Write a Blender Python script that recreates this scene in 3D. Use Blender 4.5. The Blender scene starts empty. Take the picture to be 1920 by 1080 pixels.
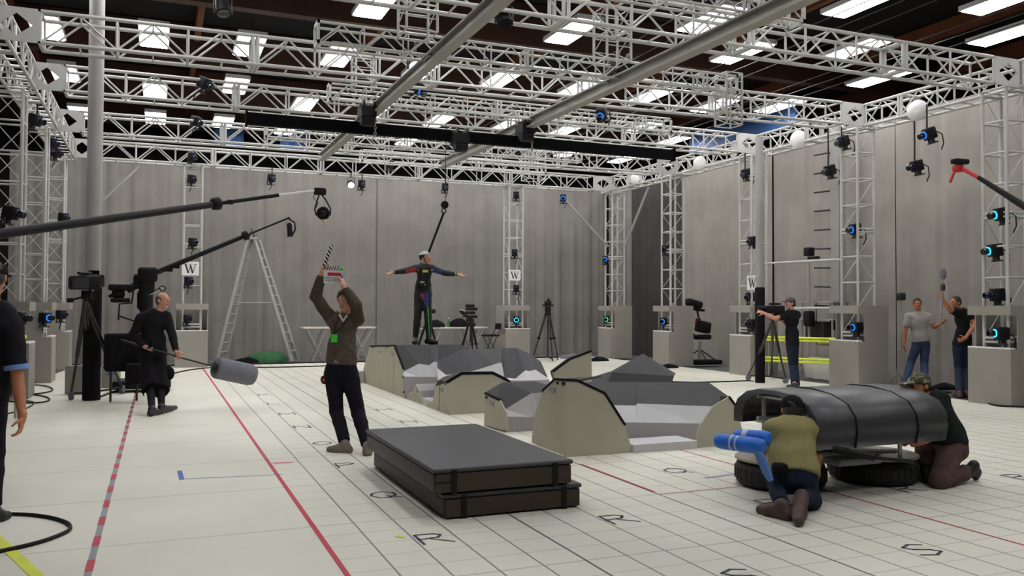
import bpy, math, random
import numpy as np
from mathutils import Vector, Matrix
random.seed(7)
S = bpy.context.scene
COL = S.collection
V = Vector
pi = math.pi

# ------------------------------------------------------------------ camera
F, H, YAW, PITCH, ROLL = 1590., 1.6, .394, .0226, .0042
_cy, _sy, _cp, _sp = math.cos(YAW), math.sin(YAW), math.cos(PITCH), math.sin(PITCH)
FW = V((_sy*_cp, _cy*_cp, _sp)); RT = V((_cy, -_sy, 0)); UP = V((-_sy*_sp, -_cy*_sp, _cp))
def ray(px, py):
    x, y = (px-960)/F, (py-540)/F
    c, s = math.cos(ROLL), math.sin(ROLL)
    x, y = x*c+y*s, -x*s+y*c
    return FW+RT*x-UP*y
def G(px, py, z=0.):                    # the point at height z seen at a pixel
    r = ray(px, py); t = (z-H)/r.z
    return V((r.x*t, r.y*t, z))
def D(px, py, d):                       # the point at depth d
    return V((0, 0, H))+ray(px, py)*d
def dep(P): return (V(P)-V((0, 0, H))).dot(FW)
def atY(px, py, Y):
    r = ray(px, py); t = Y/r.y
    return V((r.x*t, Y, H+r.z*t))
def atX(px, py, X):
    r = ray(px, py); t = X/r.x
    return V((X, r.y*t, H+r.z*t))
c_, s_ = math.cos(ROLL), math.sin(ROLL)
R2 = RT*c_+UP*s_; U2 = UP*c_-RT*s_
# image x' = x cos - y sin (y down): right axis of the camera leans by the roll
R2 = RT*c_-(-UP)*(-s_)*-1; U2 = -( -UP*c_ - RT*s_)
_x = (RT*c_+(-UP)*(-s_)); _y = (RT*s_+(-UP)*c_)
# rows of the image rotation: img = (x c - y s, x s + y c), so the camera axes in world are
CAMX = RT*c_-(-UP)*s_; CAMD = RT*s_+(-UP)*c_
cd = bpy.data.cameras.new('camera'); cam = bpy.data.objects.new('camera', cd); COL.objects.link(cam)
cd.sensor_width = 36; cd.lens = F/1920*36; cd.clip_start = .05; cd.clip_end = 200
m3 = Matrix((CAMX, -CAMD, -FW)).transposed()
cam.matrix_world = Matrix.Translation((0, 0, H)) @ m3.to_4x4()
S.camera = cam

# ------------------------------------------------------------------ materials
def lin(r, g, b):
    f = lambda u: (u/255/12.92) if u/255 <= .04045 else ((u/255+.055)/1.055)**2.4
    return (f(r), f(g), f(b), 1)
def mat(name, col, rough=.6, metal=0., noise=.12, scale=6., bump=0., emit=0., ecol=None, spec=.5, bscale=None, coat=0):
    m = bpy.data.materials.new(name); m.use_nodes = True
    nt = m.node_tree; N = nt.nodes; L = nt.links
    b = N['Principled BSDF']
    b.inputs['Roughness'].default_value = rough; b.inputs['Metallic'].default_value = metal
    b.inputs['Specular IOR Level'].default_value = spec
    if coat: b.inputs['Coat Weight'].default_value = coat
    tc = N.new('ShaderNodeTexCoord')
    nz = N.new('ShaderNodeTexNoise'); nz.inputs['Scale'].default_value = scale; nz.inputs['Detail'].default_value = 5
    L.new(tc.outputs['Object'], nz.inputs['Vector'])
    cr = N.new('ShaderNodeValToRGB')
    e = cr.color_ramp.elements
    e[0].position = .3; e[1].position = .7
    e[0].color = tuple(max(0, c*(1-noise)) for c in col[:3])+(1,)
    e[1].color = tuple(min(1, c*(1+noise)) for c in col[:3])+(1,)
    L.new(nz.outputs['Fac'], cr.inputs['Fac']); L.new(cr.outputs['Color'], b.inputs['Base Color'])
    if bump:
        bn = N.new('ShaderNodeTexNoise'); bn.inputs['Scale'].default_value = bscale or scale*4; bn.inputs['Detail'].default_value = 4
        L.new(tc.outputs['Object'], bn.inputs['Vector'])
        bp = N.new('ShaderNodeBump'); bp.inputs['Strength'].default_value = bump; bp.inputs['Distance'].default_value = .02
        L.new(bn.outputs['Fac'], bp.inputs['Height']); L.new(bp.outputs['Normal'], b.inputs['Normal'])
    if emit:
        b.inputs['Emission Color'].default_value = ecol or col; b.inputs['Emission Strength'].default_value = emit
    return m
M = {}
M['truss'] = mat('white_painted_aluminium', lin(190, 189, 185), .42, .0, .06, 3)
M['truss_grey'] = mat('grey_painted_steel', lin(160, 158, 154), .5, .0, .07, 3)
M['rail'] = mat('rail_steel', lin(152, 148, 141), .45, .1, .08, 2)
M['box_grey'] = mat('pedestal_grey_paint', lin(148, 143, 135), .7, 0, .05, 2)
M['drape'] = mat('grey_drape_cloth', lin(135, 130, 125), .9, 0, .10, 1.3, .15, spec=.1, bscale=60)
M['drape_lit'] = mat('grey_drape_cloth_lit', lin(158, 152, 145), .9, 0, .10, 1.3, .15, spec=.1, bscale=60)  # grey drape made lighter: stronger light on the side drapes put into the colour
M['drape_dark'] = mat('darker_drape_cloth', lin(74, 71, 69), .95, 0, .12, 1.5, .15, spec=.1, bscale=60)  # darker drape tone for one panel in the back corner
M['black'] = mat('matt_black', lin(20, 19, 21), .6, 0, .2, 8, spec=.25)
M['beam_black'] = mat('flat_black_paint', lin(11, 11, 13), .9, 0, .2, 8, spec=.1)
M['black_cloth'] = mat('black_cloth', lin(24, 22, 26), .9, 0, .25, 14, .2, spec=.15)
M['rubber'] = mat('black_rubber', lin(30, 29, 30), .7, 0, .2, 10, .2)
M['dark_metal'] = mat('dark_grey_metal', lin(50, 50, 52), .45, .3, .12, 6)
M['mid_metal'] = mat('aluminium', lin(170, 170, 168), .35, .6, .08, 5)
M['chrome'] = mat('chrome', lin(215, 215, 215), .15, 1., .03, 5)
M['white'] = mat('white_paint', lin(226, 225, 220), .5, 0, .04, 4)
M['concrete'] = mat('grey_concrete', lin(96, 95, 91), .85, 0, .14, 2, .1)
M['steel_pole'] = mat('grey_pole_paint', lin(166, 162, 160), .45, 0, .05, 2)
M['ceil'] = mat('dark_roof_deck', lin(17, 14, 14), .9, 0, .35, .8)
M['glulam'] = mat('brown_timber', lin(66, 38, 25), .65, 0, .25, 1.2, .1)
M['glulam2'] = mat('orange_timber', lin(116, 66, 38), .6, 0, .2, 1.4, .1)
M['wall_dark'] = mat('dark_wall_paint', lin(36, 33, 32), .9, 0, .2, .7)
M['blue_tarp'] = mat('blue_sheet', lin(40, 84, 140), .6, 0, .15, 2)
M['lamp'] = mat('fluorescent_lens', (1, .985, .96, 1), .4, 0, 0, 3, emit=13.0, ecol=(.985, .985, 1, 1))
M['lamp_house'] = mat('lamp_housing_white', lin(205, 205, 205), .5, 0, .04, 4)
M['led'] = mat('blue_led', (.02, .25, .9, 1), .3, 0, 0, 3, emit=.7, ecol=(.02, .2, 1, 1))
M['led_cyan'] = mat('cyan_led', (.02, .5, .9, 1), .3, 0, 0, 3, emit=1.6, ecol=(.03, .55, 1, 1))
M['led_green'] = mat('green_led', (.02, .5, .2, 1), .3, 0, 0, 3, emit=.8, ecol=(.05, .9, .4, 1))
M['led_dim'] = mat('unlit_led_ring', lin(40, 50, 90), .25, 0, .1, 8)
M['glass'] = mat('lens_glass', lin(12, 14, 22), .08, 0, .1, 9, spec=.8)
M['red_tape'] = mat('red_tape', lin(190, 32, 62), .55, 0, .1, 5)
M['pink_tape'] = mat('pink_tape', lin(232, 132, 150), .6, 0, .06, 5)
M['rose_tape'] = mat('pale_rose_tape', lin(205, 178, 178), .6, 0, .05, 5)
M['blue_tape'] = mat('blue_tape', lin(66, 110, 180), .6, 0, .08, 5)
M['pale_blue'] = mat('pale_blue_line', lin(160, 172, 200), .6, 0, .08, 5)
M['lav_tape'] = mat('lavender_grey_tape', lin(158, 154, 178), .6, 0, .08, 5)
M['grey_tape'] = mat('grey_tape', lin(140, 144, 148), .6, 0, .08, 5)
M['yellow_tape'] = mat('yellow_tape', lin(214, 222, 70), .6, 0, .08, 5)
M['hi_vis'] = mat('hi_vis_yellow', lin(216, 230, 60), .5, 0, .06, 5)
M['marker'] = mat('marker_ink', lin(64, 64, 76), .7, 0, .2, 30)
M['ply'] = mat('plywood', lin(174, 170, 150), .7, 0, .07, 2.5, .05)
M['rock_grey'] = mat('charcoal_mat_surface', lin(55, 55, 57), .85, 0, .08, 3, .08)
M['rock_white'] = mat('pale_foam_board', lin(194, 193, 193), .7, 0, .05, 2)
M['rock_pale'] = mat('lilac_grey_board', lin(156, 151, 151), .75, 0, .05, 2)
M['mat_top'] = mat('crash_mat_vinyl', lin(64, 64, 67), .5, 0, .06, 2, .06)
M['mat_side'] = mat('crash_mat_side_vinyl', lin(36, 35, 35), .5, 0, .1, 3, .06)
M['mat_brown'] = mat('crash_mat_brown_mesh', lin(58, 47, 34), .6, 0, .12, 4, .1)
M['rig_vinyl'] = mat('rig_padding_vinyl', lin(58, 58, 61), .38, 0, .08, 3, .1)
M['wood'] = mat('worn_plywood_deck', lin(158, 148, 132), .6, 0, .12, 5)
M['foam_grey'] = mat('grey_foam', lin(112, 113, 122), .9, 0, .07, 30, .2)
M['blue_foam'] = mat('blue_foam_pad', lin(28, 104, 206), .5, 0, .1, 5)
M['silver_tape'] = mat('silver_tape', lin(168, 186, 205), .35, .2, .06, 5)
M['green_plastic'] = mat('bright_green_plastic', lin(60, 210, 60), .5, 0, .06, 5)
M['green_bag'] = mat('green_cloth', lin(56, 106, 66), .85, 0, .15, 8, .2)
M['red_plastic'] = mat('red_plastic', lin(196, 40, 52), .5, 0, .08, 5)
M['table_top'] = mat('table_laminate', lin(190, 182, 172), .5, 0, .05, 4)
M['sign'] = mat('sign_card', lin(228, 228, 226), .6, 0, .03, 4)
M['ink'] = mat('black_print', lin(40, 42, 50), .6, 0, .1, 9)
# people
M['skin'] = mat('skin', lin(206, 150, 124), .5, 0, .07, 18)
M['skin2'] = mat('tanned_skin', lin(190, 122, 88), .5, 0, .08, 18)
M['lip'] = mat('lips', lin(166, 92, 84), .5, 0, .06, 18)
M['eye'] = mat('eye_white', lin(225, 222, 216), .25, 0, .03, 9)
M['hair_dark'] = mat('dark_brown_hair', lin(48, 38, 33), .6, 0, .3, 40, .4)
M['hair_grey'] = mat('greying_hair', lin(86, 76, 70), .7, 0, .2, 40, .4)
M['shoe_black'] = mat('black_shoe_leather', lin(30, 28, 30), .5, 0, .15, 12)
M['shoe_grey'] = mat('grey_suede', lin(124, 114, 106), .8, 0, .1, 12)
M['shoe_brown'] = mat('brown_boot_leather', lin(72, 50, 46), .6, 0, .15, 12)
M['jacket_brown'] = mat('brown_knit', lin(92, 81, 72), .95, 0, .24, 22, .35, spec=.1)
M['sleeve_olive'] = mat('dark_olive_knit', lin(78, 72, 60), .95, 0, .12, 40, .3, spec=.1)
M['black_shirt'] = mat('black_jersey', lin(30, 29, 33), .9, 0, .15, 20, .15, spec=.15)
M['dark_jeans'] = mat('near_black_denim', lin(28, 27, 36), .9, 0, .15, 25, .15, spec=.15)
M['blue_jeans'] = mat('blue_denim', lin(58, 70, 96), .9, 0, .14, 25, .15, spec=.15)
M['navy_jeans'] = mat('navy_denim', lin(34, 41, 58), .9, 0, .14, 25, .15, spec=.15)
M['grey_tee'] = mat('grey_jersey', lin(170, 166, 160), .9, 0, .06, 20, .1, spec=.15)
M['olive_tee'] = mat('olive_jersey', lin(142, 134, 92), .9, 0, .07, 16, .15, spec=.15)
M['green_black'] = mat('dark_green_fleece', lin(36, 42, 40), .95, 0, .15, 20, .2, spec=.1)
M['brown_trousers'] = mat('brown_work_cloth', lin(92, 72, 68), .92, 0, .14, 16, .15, spec=.1)
M['collar'] = mat('pale_collar', lin(214, 210, 204), .8, 0, .05, 12)
M['blue_trim'] = mat('blue_sleeve_trim', lin(110, 140, 205), .8, 0, .05, 12)
M['suit'] = mat('black_suit_fabric', lin(28, 28, 34), .6, 0, .2, 20, .1)
M['suit_red'] = mat('red_suit_panel', lin(172, 40, 48), .6, 0, .1, 20)
M['suit_blue'] = mat('blue_suit_panel', lin(50, 56, 140), .6, 0, .1, 20)
M['suit_green'] = mat('green_suit_stripe', lin(70, 190, 70), .5, 0, .06, 20)
M['suit_yellow'] = mat('yellow_suit_patch', lin(196, 190, 70), .5, 0, .06, 20)
M['helmet'] = mat('grey_helmet_shell', lin(196, 196, 192), .35, 0, .05, 6)
M['steel_buckle'] = mat('buckle_steel', lin(170, 170, 170), .3, .8, .05, 9)
def camo():
    m = mat('camouflage_cloth', lin(120, 118, 92), .9, 0, .05, 20)
    nt = m.node_tree; N = nt.nodes
    cr = [n for n in N if n.type == 'VALTORGB'][0]; nz = [n for n in N if n.type == 'TEX_NOISE'][0]
    nz.inputs['Scale'].default_value = 22
    e = cr.color_ramp.elements
    e[0].position = .42; e[0].color = lin(66, 66, 48); e[1].position = .6; e[1].color = lin(168, 164, 138)
    x = cr.color_ramp.elements.new(.52); x.color = lin(118, 122, 88); cr.color_ramp.interpolation = 'CONSTANT'
    return m
M['camo'] = camo()

# ------------------------------------------------------------------ mesh builder
class MB:
    def __init__(s): s.v = []; s.f = []; s.m = []; s.sm = []
    def add(s, vs, fs, mi=0, smooth=False):
        o = len(s.v); s.v += [V(v) for v in vs]
        for f in fs: s.f.append([i+o for i in f]); s.m.append(mi); s.sm.append(smooth)
        return s
    def box(s, c, d, rot=None, mi=0, taper=1.):
        x, y, z = [k/2 for k in d]
        vs = [V((-x, -y, -z)), V((x, -y, -z)), V((x, y, -z)), V((-x, y, -z)), V((-x*taper, -y*taper, z)), V((x*taper, -y*taper, z)), V((x*taper, y*taper, z)), V((-x*taper, y*taper, z))]
        if rot is not None:
            if not isinstance(rot, Matrix): rot = Matrix.Rotation(rot, 3, 'Z')
            vs = [rot @ v for v in vs]
        c = V(c)
        return s.add([v+c for v in vs], [(3, 2, 1, 0), (4, 5, 6, 7), (0, 1, 5, 4), (1, 2, 6, 5), (2, 3, 7, 6), (3, 0, 4, 7)], mi)
    def rbox(s, c, d, r=.02, rot=None, mi=0, n=3):      # box with rounded vertical and horizontal edges
        hx, hy, hz = [k/2 for k in d]; r = min(r, hx, hy, hz)
        prof = [(r*(1-math.cos(a)), r*(1-math.sin(a))) for a in [i*pi/2/n for i in range(n+1)]]
        rings = []
        levels = [(-hz+q[1], q[0]) for q in prof[::-1]] + [(hz-q[1], q[0]) for q in prof]
        levels = [(-hz+r*(1-math.sin(a)), r*(1-math.cos(a))) for a in [(n-i)*pi/2/n for i in range(n+1)]] + [(hz-r*(1-math.sin(a)), r*(1-math.cos(a))) for a in [i*pi/2/n for i in range(n+1)]]
        for z, ins in levels:
            rr = max(r-ins, 1e-4) if r > ins else 1e-4
            ring = []
            for qx, qy, a0 in ((1, 1, 0), (-1, 1, pi/2), (-1, -1, pi), (1, -1, 1.5*pi)):
                for i in range(n+1):
                    a = a0+i*pi/2/n
                    ring.append(V((qx*(hx-r)+rr*math.cos(a), qy*(hy-r)+rr*math.sin(a), z)))
            rings.append(ring)
        if rot is not None and not isinstance(rot, Matrix): rot = Matrix.Rotation(rot, 3, 'Z')
        c = V(c); k = len(rings[0]); vs = []
        for rg in rings: vs += [(rot @ v if rot is not None else v)+c for v in rg]
        fs = []
        for i in range(len(rings)-1):
            for j in range(k): fs.append((i*k+j, i*k+(j+1) % k, (i+1)*k+(j+1) % k, (i+1)*k+j))
        fs.append(tuple(range(k))[::-1]); fs.append(tuple(range((len(rings)-1)*k, len(rings)*k)))
        return s.add(vs, fs, mi, True)
    def tube(s, a, b, r, r2=None, n=8, mi=0, caps=True):
        a, b = V(a), V(b); d = b-a
        if d.length < 1e-6: return s
        r2 = r if r2 is None else r2
        w = d.normalized(); u = w.orthogonal().normalized()
        if abs(w.z) < .95: u = w.cross(V((0, 0, 1))).normalized()
        t = w.cross(u); vs = []
        for p, rr in ((a, r), (b, r2)):
            for i in range(n):
                q = 2*pi*(i+.5)/n; vs.append(p+(u*math.cos(q)+t*math.sin(q))*rr)
        s.add(vs, [(i, (i+1) % n, n+(i+1) % n, n+i) for i in range(n)], mi, n > 5)
        if caps: s.add(vs, [tuple(range(n))[::-1], tuple(range(n, 2*n))], mi)
        return s
    def path(s, pts, r, n=8, mi=0, closed=False):
        pts = [V(p) for p in pts]; k = len(pts); rs = r if isinstance(r, (list, tuple)) else [r]*k
        vs = []; u = None
        for i, p in enumerate(pts):
            a = pts[i-1] if (i > 0 or closed) else p; b = pts[(i+1) % k] if (i < k-1 or closed) else p
            w = (b-a).normalized()
            if u is None: u = w.orthogonal().normalized()
            u = (u-w*u.dot(w)); u = u.normalized() if u.length > 1e-5 else w.orthogonal().normalized()
            t = w.cross(u)
            for j in range(n):
                q = 2*pi*j/n; vs.append(p+(u*math.cos(q)+t*math.sin(q))*rs[i])
        fs = []
        for i in range(k if closed else k-1):
            i2 = (i+1) % k
            for j in range(n): fs.append((i*n+j, i*n+(j+1) % n, i2*n+(j+1) % n, i2*n+j))
        s.add(vs, fs, mi, True)
        if not closed: s.add(vs, [tuple(range(n))[::-1], tuple(range((k-1)*n, k*n))], mi)
        return s
    def lathe(s, prof, c=(0, 0, 0), axis=(0, 0, 1), n=20, mi=0):     # prof: (radius, along axis)
        w = V(axis).normalized(); u = w.orthogonal().normalized(); t = w.cross(u); c = V(c); vs = []
        for r, z in prof:
            for i in range(n):
                q = 2*pi*i/n; vs.append(c+w*z+(u*math.cos(q)+t*math.sin(q))*r)
        fs = [(i*n+j, i*n+(j+1) % n, (i+1)*n+(j+1) % n, (i+1)*n+j) for i in range(len(prof)-1) for j in range(n)]
        s.add(vs, fs, mi, True)
        s.add(vs, [tuple(range(n))[::-1], tuple(range((len(prof)-1)*n, len(prof)*n))], mi)
        return s
    def ball(s, c, r, mi=0, n=12, sq=(1, 1, 1)):
        vs = []; c = V(c); h = n//2
        for i in range(h+1):
            a = pi*i/h
            for j in range(n):
                b = 2*pi*j/n; vs.append(c+V((r*sq[0]*math.sin(a)*math.cos(b), r*sq[1]*math.sin(a)*math.sin(b), r*sq[2]*math.cos(a))))
        return s.add(vs, [(i*n+j, (i+1)*n+j, (i+1)*n+(j+1) % n, i*n+(j+1) % n) for i in range(h) for j in range(n)], mi, True)
    def prism(s, poly, off, mi=0):        # polygon points swept by the vector off
        off = V(off); n = len(poly); vs = [V(p) for p in poly]+[V(p)+off for p in poly]
        return s.add(vs, [tuple(range(n))[::-1], tuple(range(n, 2*n))]+[(i, (i+1) % n, n+(i+1) % n, n+i) for i in range(n)], mi)
    def torus(s, c, R, r, axis=(0, 0, 1), n=24, k=10, mi=0, sq=1):
        w = V(axis).normalized(); u = w.orthogonal().normalized(); t = w.cross(u); c = V(c); vs = []
        for i in range(n):
            a = 2*pi*i/n; d = u*math.cos(a)+t*math.sin(a)
            for j in range(k):
                b = 2*pi*j/k; vs.append(c+d*(R+r*math.cos(b))+w*r*sq*math.sin(b))
        return s.add(vs, [(i*k+j, ((i+1) % n)*k+j, ((i+1) % n)*k+(j+1) % k, i*k+(j+1) % k) for i in range(n) for j in range(k)], mi, True)
    def build(s, name, mats, parent=None, world=True):
        if not isinstance(mats, (list, tuple)): mats = [mats]
        me = bpy.data.meshes.new(name)
        off = V((0, 0, 0)); inv = None
        if parent is not None and world:
            p = parent; chain = []
            while p is not None: chain.append(p); p = p.parent
            mw = Matrix.Identity(4)
            for q in chain[::-1]: mw = mw @ q.matrix_basis
            inv = mw.inverted()
        vs = [tuple(inv @ v) if inv else tuple(v) for v in s.v]
        if parent is None and world and vs:        # a one-mesh thing: origin at its base centre
            xs = np.array(vs); o = V(((xs[:, 0].min()+xs[:, 0].max())/2, (xs[:, 1].min()+xs[:, 1].max())/2, xs[:, 2].min()))
            vs = [(x-o.x, y-o.y, z-o.z) for x, y, z in vs]; off = o
        me.from_pydata(vs, [], s.f); me.polygons.foreach_set('material_index', s.m); me.polygons.foreach_set('use_smooth', s.sm)
        for m in mats: me.materials.append(m)
        me.validate(); me.update()
        o = bpy.data.objects.new(name, me); COL.objects.link(o); o.location = off
        if parent is not None: o.parent = parent
        return o
def tag(o, label=None, cat=None, group=None, kind=None):
    if label: o['label'] = label
    if cat: o['category'] = cat
    if group: o['group'] = group
    if kind: o['kind'] = kind
    return o
def thing(name, label, cat, loc=(0, 0, 0), rz=0., group=None):
    o = bpy.data.objects.new(name, None); COL.objects.link(o); o.empty_display_size = .1
    o.location = loc; o.rotation_euler = (0, 0, rz)
    return tag(o, label, cat, group)
def dup(root, loc, rz=None, label=None, rot=None, scale=None):
    r = root.copy(); COL.objects.link(r); r.location = loc
    if rz is not None: r.rotation_euler = (0, 0, rz)
    if rot is not None: r.rotation_euler = rot
    if scale is not None: r.scale = (scale,)*3
    if label: r['label'] = label
    for ch in list(root.children):
        c = ch.copy(); COL.objects.link(c); c.parent = r
        for g in list(ch.children):
            d = g.copy(); COL.objects.link(d); d.parent = c
    return r
ORD = ['first', 'second', 'third', 'fourth', 'fifth', 'sixth', 'seventh', 'eighth', 'ninth', 'tenth', 'eleventh', 'twelfth']
# ------------------------------------------------------------------ the setting
GX, GY, GS = 1.054, 6.27, .2921          # floor grid: first line, reference row, spacing
FX0, FX1, FY0, FY1 = -2.42, 13.12, -6., 24.45
def floor_material():
    m = bpy.data.materials.new('white_floor_with_grid'); m.use_nodes = True
    nt = m.node_tree; N = nt.nodes; L = nt.links; b = N['Principled BSDF']
    b.inputs['Roughness'].default_value = .42; b.inputs['Specular IOR Level'].default_value = .35
    geo = N.new('ShaderNodeNewGeometry'); sep = N.new('ShaderNodeSeparateXYZ'); L.new(geo.outputs['Position'], sep.inputs[0])
    def mth(op, a, c=None):
        n = N.new('ShaderNodeMath'); n.operation = op
        for i, v in enumerate((a, c)):
            if v is None: continue
            if isinstance(v, (int, float)): n.inputs[i].default_value = v
            else: L.new(v, n.inputs[i])
        return n.outputs[0]
    nz = N.new('ShaderNodeTexNoise'); nz.inputs['Scale'].default_value = 3; L.new(geo.outputs['Position'], nz.inputs['Vector'])
    wob = mth('MULTIPLY', mth('SUBTRACT', nz.outputs['Fac'], .5), .006)
    X = mth('ADD', sep.outputs['X'], wob); Y = mth('ADD', sep.outputs['Y'], wob)
    def lines(c, off, sp, hw):
        f = mth('FRACT', mth('ADD', mth('DIVIDE', mth('SUBTRACT', c, off), sp), 200.5))
        return mth('LESS_THAN', mth('ABSOLUTE', mth('SUBTRACT', f, .5)), hw/sp)
    ing = mth('GREATER_THAN', sep.outputs['X'], GX+.02)
    ing2 = mth('GREATER_THAN', sep.outputs['X'], GX+GS*.7)
    fade = N.new('ShaderNodeTexNoise'); fade.inputs['Scale'].default_value = .9; L.new(geo.outputs['Position'], fade.inputs['Vector'])
    fd = mth('ADD', mth('MULTIPLY', fade.outputs['Fac'], .9), .45)
    l1 = mth('MULTIPLY', mth('MULTIPLY', lines(X, GX, GS, .0072), ing2), .72)
    l5 = mth('MULTIPLY', mth('MULTIPLY', lines(X, GX, GS*5, .0088), ing2), .95)
    t1 = mth('MULTIPLY', mth('MULTIPLY', mth('MULTIPLY', lines(Y, GY, GS, .0068), ing), .3), fd)
    t5 = mth('MULTIPLY', mth('MULTIPLY', lines(Y, GY, GS*5, .010), .36), fd)
    a = mth('MAXIMUM', mth('MAXIMUM', l1, l5), mth('MAXIMUM', t1, t5))
    # scuffs and dirt
    n1 = N.new('ShaderNodeTexNoise'); n1.inputs['Scale'].default_value = .55; n1.inputs['Detail'].default_value = 8; L.new(geo.outputs['Position'], n1.inputs['Vector'])
    cr = N.new('ShaderNodeValToRGB'); e = cr.color_ramp.elements
    e[0].position = .3; e[0].color = lin(213, 210, 194); e[1].position = .7; e[1].color = lin(229, 226, 211)
    L.new(n1.outputs['Fac'], cr.inputs['Fac'])
    mx = N.new('ShaderNodeMix'); mx.data_type = 'RGBA'
    L.new(a, mx.inputs['Factor']); L.new(cr.outputs['Color'], mx.inputs['A']); mx.inputs['B'].default_value = lin(58, 58, 74)
    L.new(mx.outputs['Result'], b.inputs['Base Color'])
    n2 = N.new('ShaderNodeTexNoise'); n2.inputs['Scale'].default_value = 4; n2.inputs['Detail'].default_value = 6; L.new(geo.outputs['Position'], n2.inputs['Vector'])
    mr = N.new('ShaderNodeMapRange'); mr.inputs['To Min'].default_value = .38; mr.inputs['To Max'].default_value = .6; L.new(n2.outputs['Fac'], mr.inputs['Value']); L.new(mr.outputs[0], b.inputs['Roughness'])
    return m
fl = MB().box(((FX0+FX1)/2, (FY0+FY1)/2, -.03), (FX1-FX0, FY1-FY0, .06)).build('floor', floor_material())
tag(fl, kind='structure')
tag(MB().box((4, 12, -.11), (30, 46, .1)).build('floor_concrete', M['concrete']), kind='structure')

# painted letters on the grid, one word character in a cell, one row every five feet
def letter(ch, x, y, sz, parent):
    cu = bpy.data.curves.new('t', 'FONT'); cu.body = ch; cu.size = sz; cu.fill_mode = 'NONE'; cu.bevel_depth = .0; cu.align_x = 'CENTER'
    ob = bpy.data.objects.new('t', cu); COL.objects.link(ob)
    dg = bpy.context.evaluated_depsgraph_get(); me = ob.evaluated_get(dg).to_mesh()
    return ob, me
STROKES = {  # simple hand-painted strokes in a unit cell
    'R': [[(0, 0), (0, 1)], [(0, 1), (.55, .97), (.75, .8), (.6, .58), (0, .5)], [(.35, .5), (.9, 0)]],
    'P': [[(0, 0), (0, 1)], [(0, 1), (.55, .97), (.78, .78), (.55, .52), (0, .5)]],
    'Q': [[(.5, 1), (.12, .8), (.02, .45), (.25, .08), (.6, .05), (.9, .35), (.88, .75), (.5, 1)], [(.55, .3), (1, -.05)]],
    'O': [[(.5, 1), (.12, .8), (.02, .45), (.25, .08), (.6, .05), (.9, .35), (.88, .75), (.5, 1)]],
    'N': [[(0, 0), (0, 1), (.85, 0), (.85, 1)]],
    'M': [[(0, 0), (0, 1), (.45, .3), (.9, 1), (.9, 0)]],
    'L': [[(0, 1), (0, 0), (.7, 0)]],
    'K': [[(0, 0), (0, 1)], [(.8, 1), (.02, .45)], [(.25, .6), (.9, 0)]],
    'S': [[(.85, .85), (.5, 1), (.1, .82), (.25, .58), (.7, .42), (.85, .2), (.45, 0), (.02, .15)]],
}
def paint_letter(ch, x, y, w, h):
    mb = MB()
    for st in STROKES[ch]:
        for (a, b), (c, d) in zip(st[:-1], st[1:]):
            p, q = V((x+a*w, y+b*h, .0015)), V((x+c*w, y+d*h, .0015)); t = (q-p).normalized(); n = V((-t.y, t.x, 0))*.011
            mb.prism([p-n-t*.008, q-n+t*.008, q+n+t*.008, p+n-t*.008], (0, 0, .0005))
    mb.build('painted_letter', M['marker'], fl)
for i, ch in enumerate('SRQPONMLK'):
    yc = GY-GS*2.55+GS*5*(i-1)
    for cx in (2, 7, 12, 17, 22):
        if cx in (2, 7, 12) or i > 0:
            x = GX+GS*cx+.03
            if x > 11 or (x > 3.2 and x < 6.4 and 8 < yc < 19): continue
            paint_letter(ch, x, yc, GS*.8, GS*.85)

def strip(name, p, q, w, m, label, cat='tape', group=None, z=.0022):
    p, q = V((p[0], p[1], z)), V((q[0], q[1], z)); t = (q-p).normalized(); n = V((-t.y, t.x, 0))*w/2
    mb = MB().prism([p-n, q-n, q+n, p+n], (0, 0, .0008))
    return tag(mb.build(name, m), label, cat, group)
strip('floor_tape', (GX, -1), (GX, 24.3), .034, M['red_tape'], 'long red tape line along the edge of the floor grid')
strip('floor_tape', (GX+15*GS, 2), (GX+15*GS, 24.3), .016, M['red_tape'], 'thin red line running under the padded rig')
strip('floor_tape', (-.372, -1), (-.372, 24.2), .042, M['grey_tape'], 'grey tape line with short red dashes across the open floor')
dash = None
for k in range(28):
    y = 5.25+k*.585
    mb = MB().box((-.372, y, .0036), (.046, .25, .001)); o = mb.build('tape_dash', M['red_tape'], COL.objects['floor_tape.002'])
a, b = G(336.5, 883), G(341, 899.5); strip('floor_tape', a, b, .045, M['blue_tape'], 'short blue tape mark on the open floor')
strip('floor_line', G(342, 898.5), G(530, 889.5), .02, M['pale_blue'], 'pale blue line leading from the blue tape mark to the red tape', 'tape')
strip('floor_tape', G(-40, 978), G(75, 1085), .07, M['yellow_tape'], 'yellow tape strip in the near corner of the floor')
strip('floor_tape', (GX+10*GS+.016, 9.05), (GX+10*GS+.016, 8.15), .02, M['pink_tape'], 'short pink tape strip beside the crash mats', z=.0026)
strip('floor_tape', (GX+10*GS+.016, 7.75), (GX+10*GS+.016, 6.36), .022, M['red_tape'], 'longer red tape strip on the dark grid line past the crash mats', z=.0026)
strip('floor_tape', (GX+10*GS, GY), (GX+14*GS, GY), .03, M['rose_tape'], 'pale rose tape strip leading across the grid to the front tyre', z=.0026)
strip('floor_tape', G(1322, 896.5), G(1397, 886.5), .045, M['lav_tape'], 'lavender grey tape strip beside the front tyre', z=.0026)
strip('floor_tape', G(744, 1005.5), G(757, 1008.5), .04, M['yellow_tape'], 'small yellow tape scrap by the painted letter in front of the mats', z=.0026)
strip('floor_tape', G(512, 868.5), G(548, 867), .05, M['pink_tape'], 'short pink tape strip touching the long red line', z=.0026)

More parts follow.
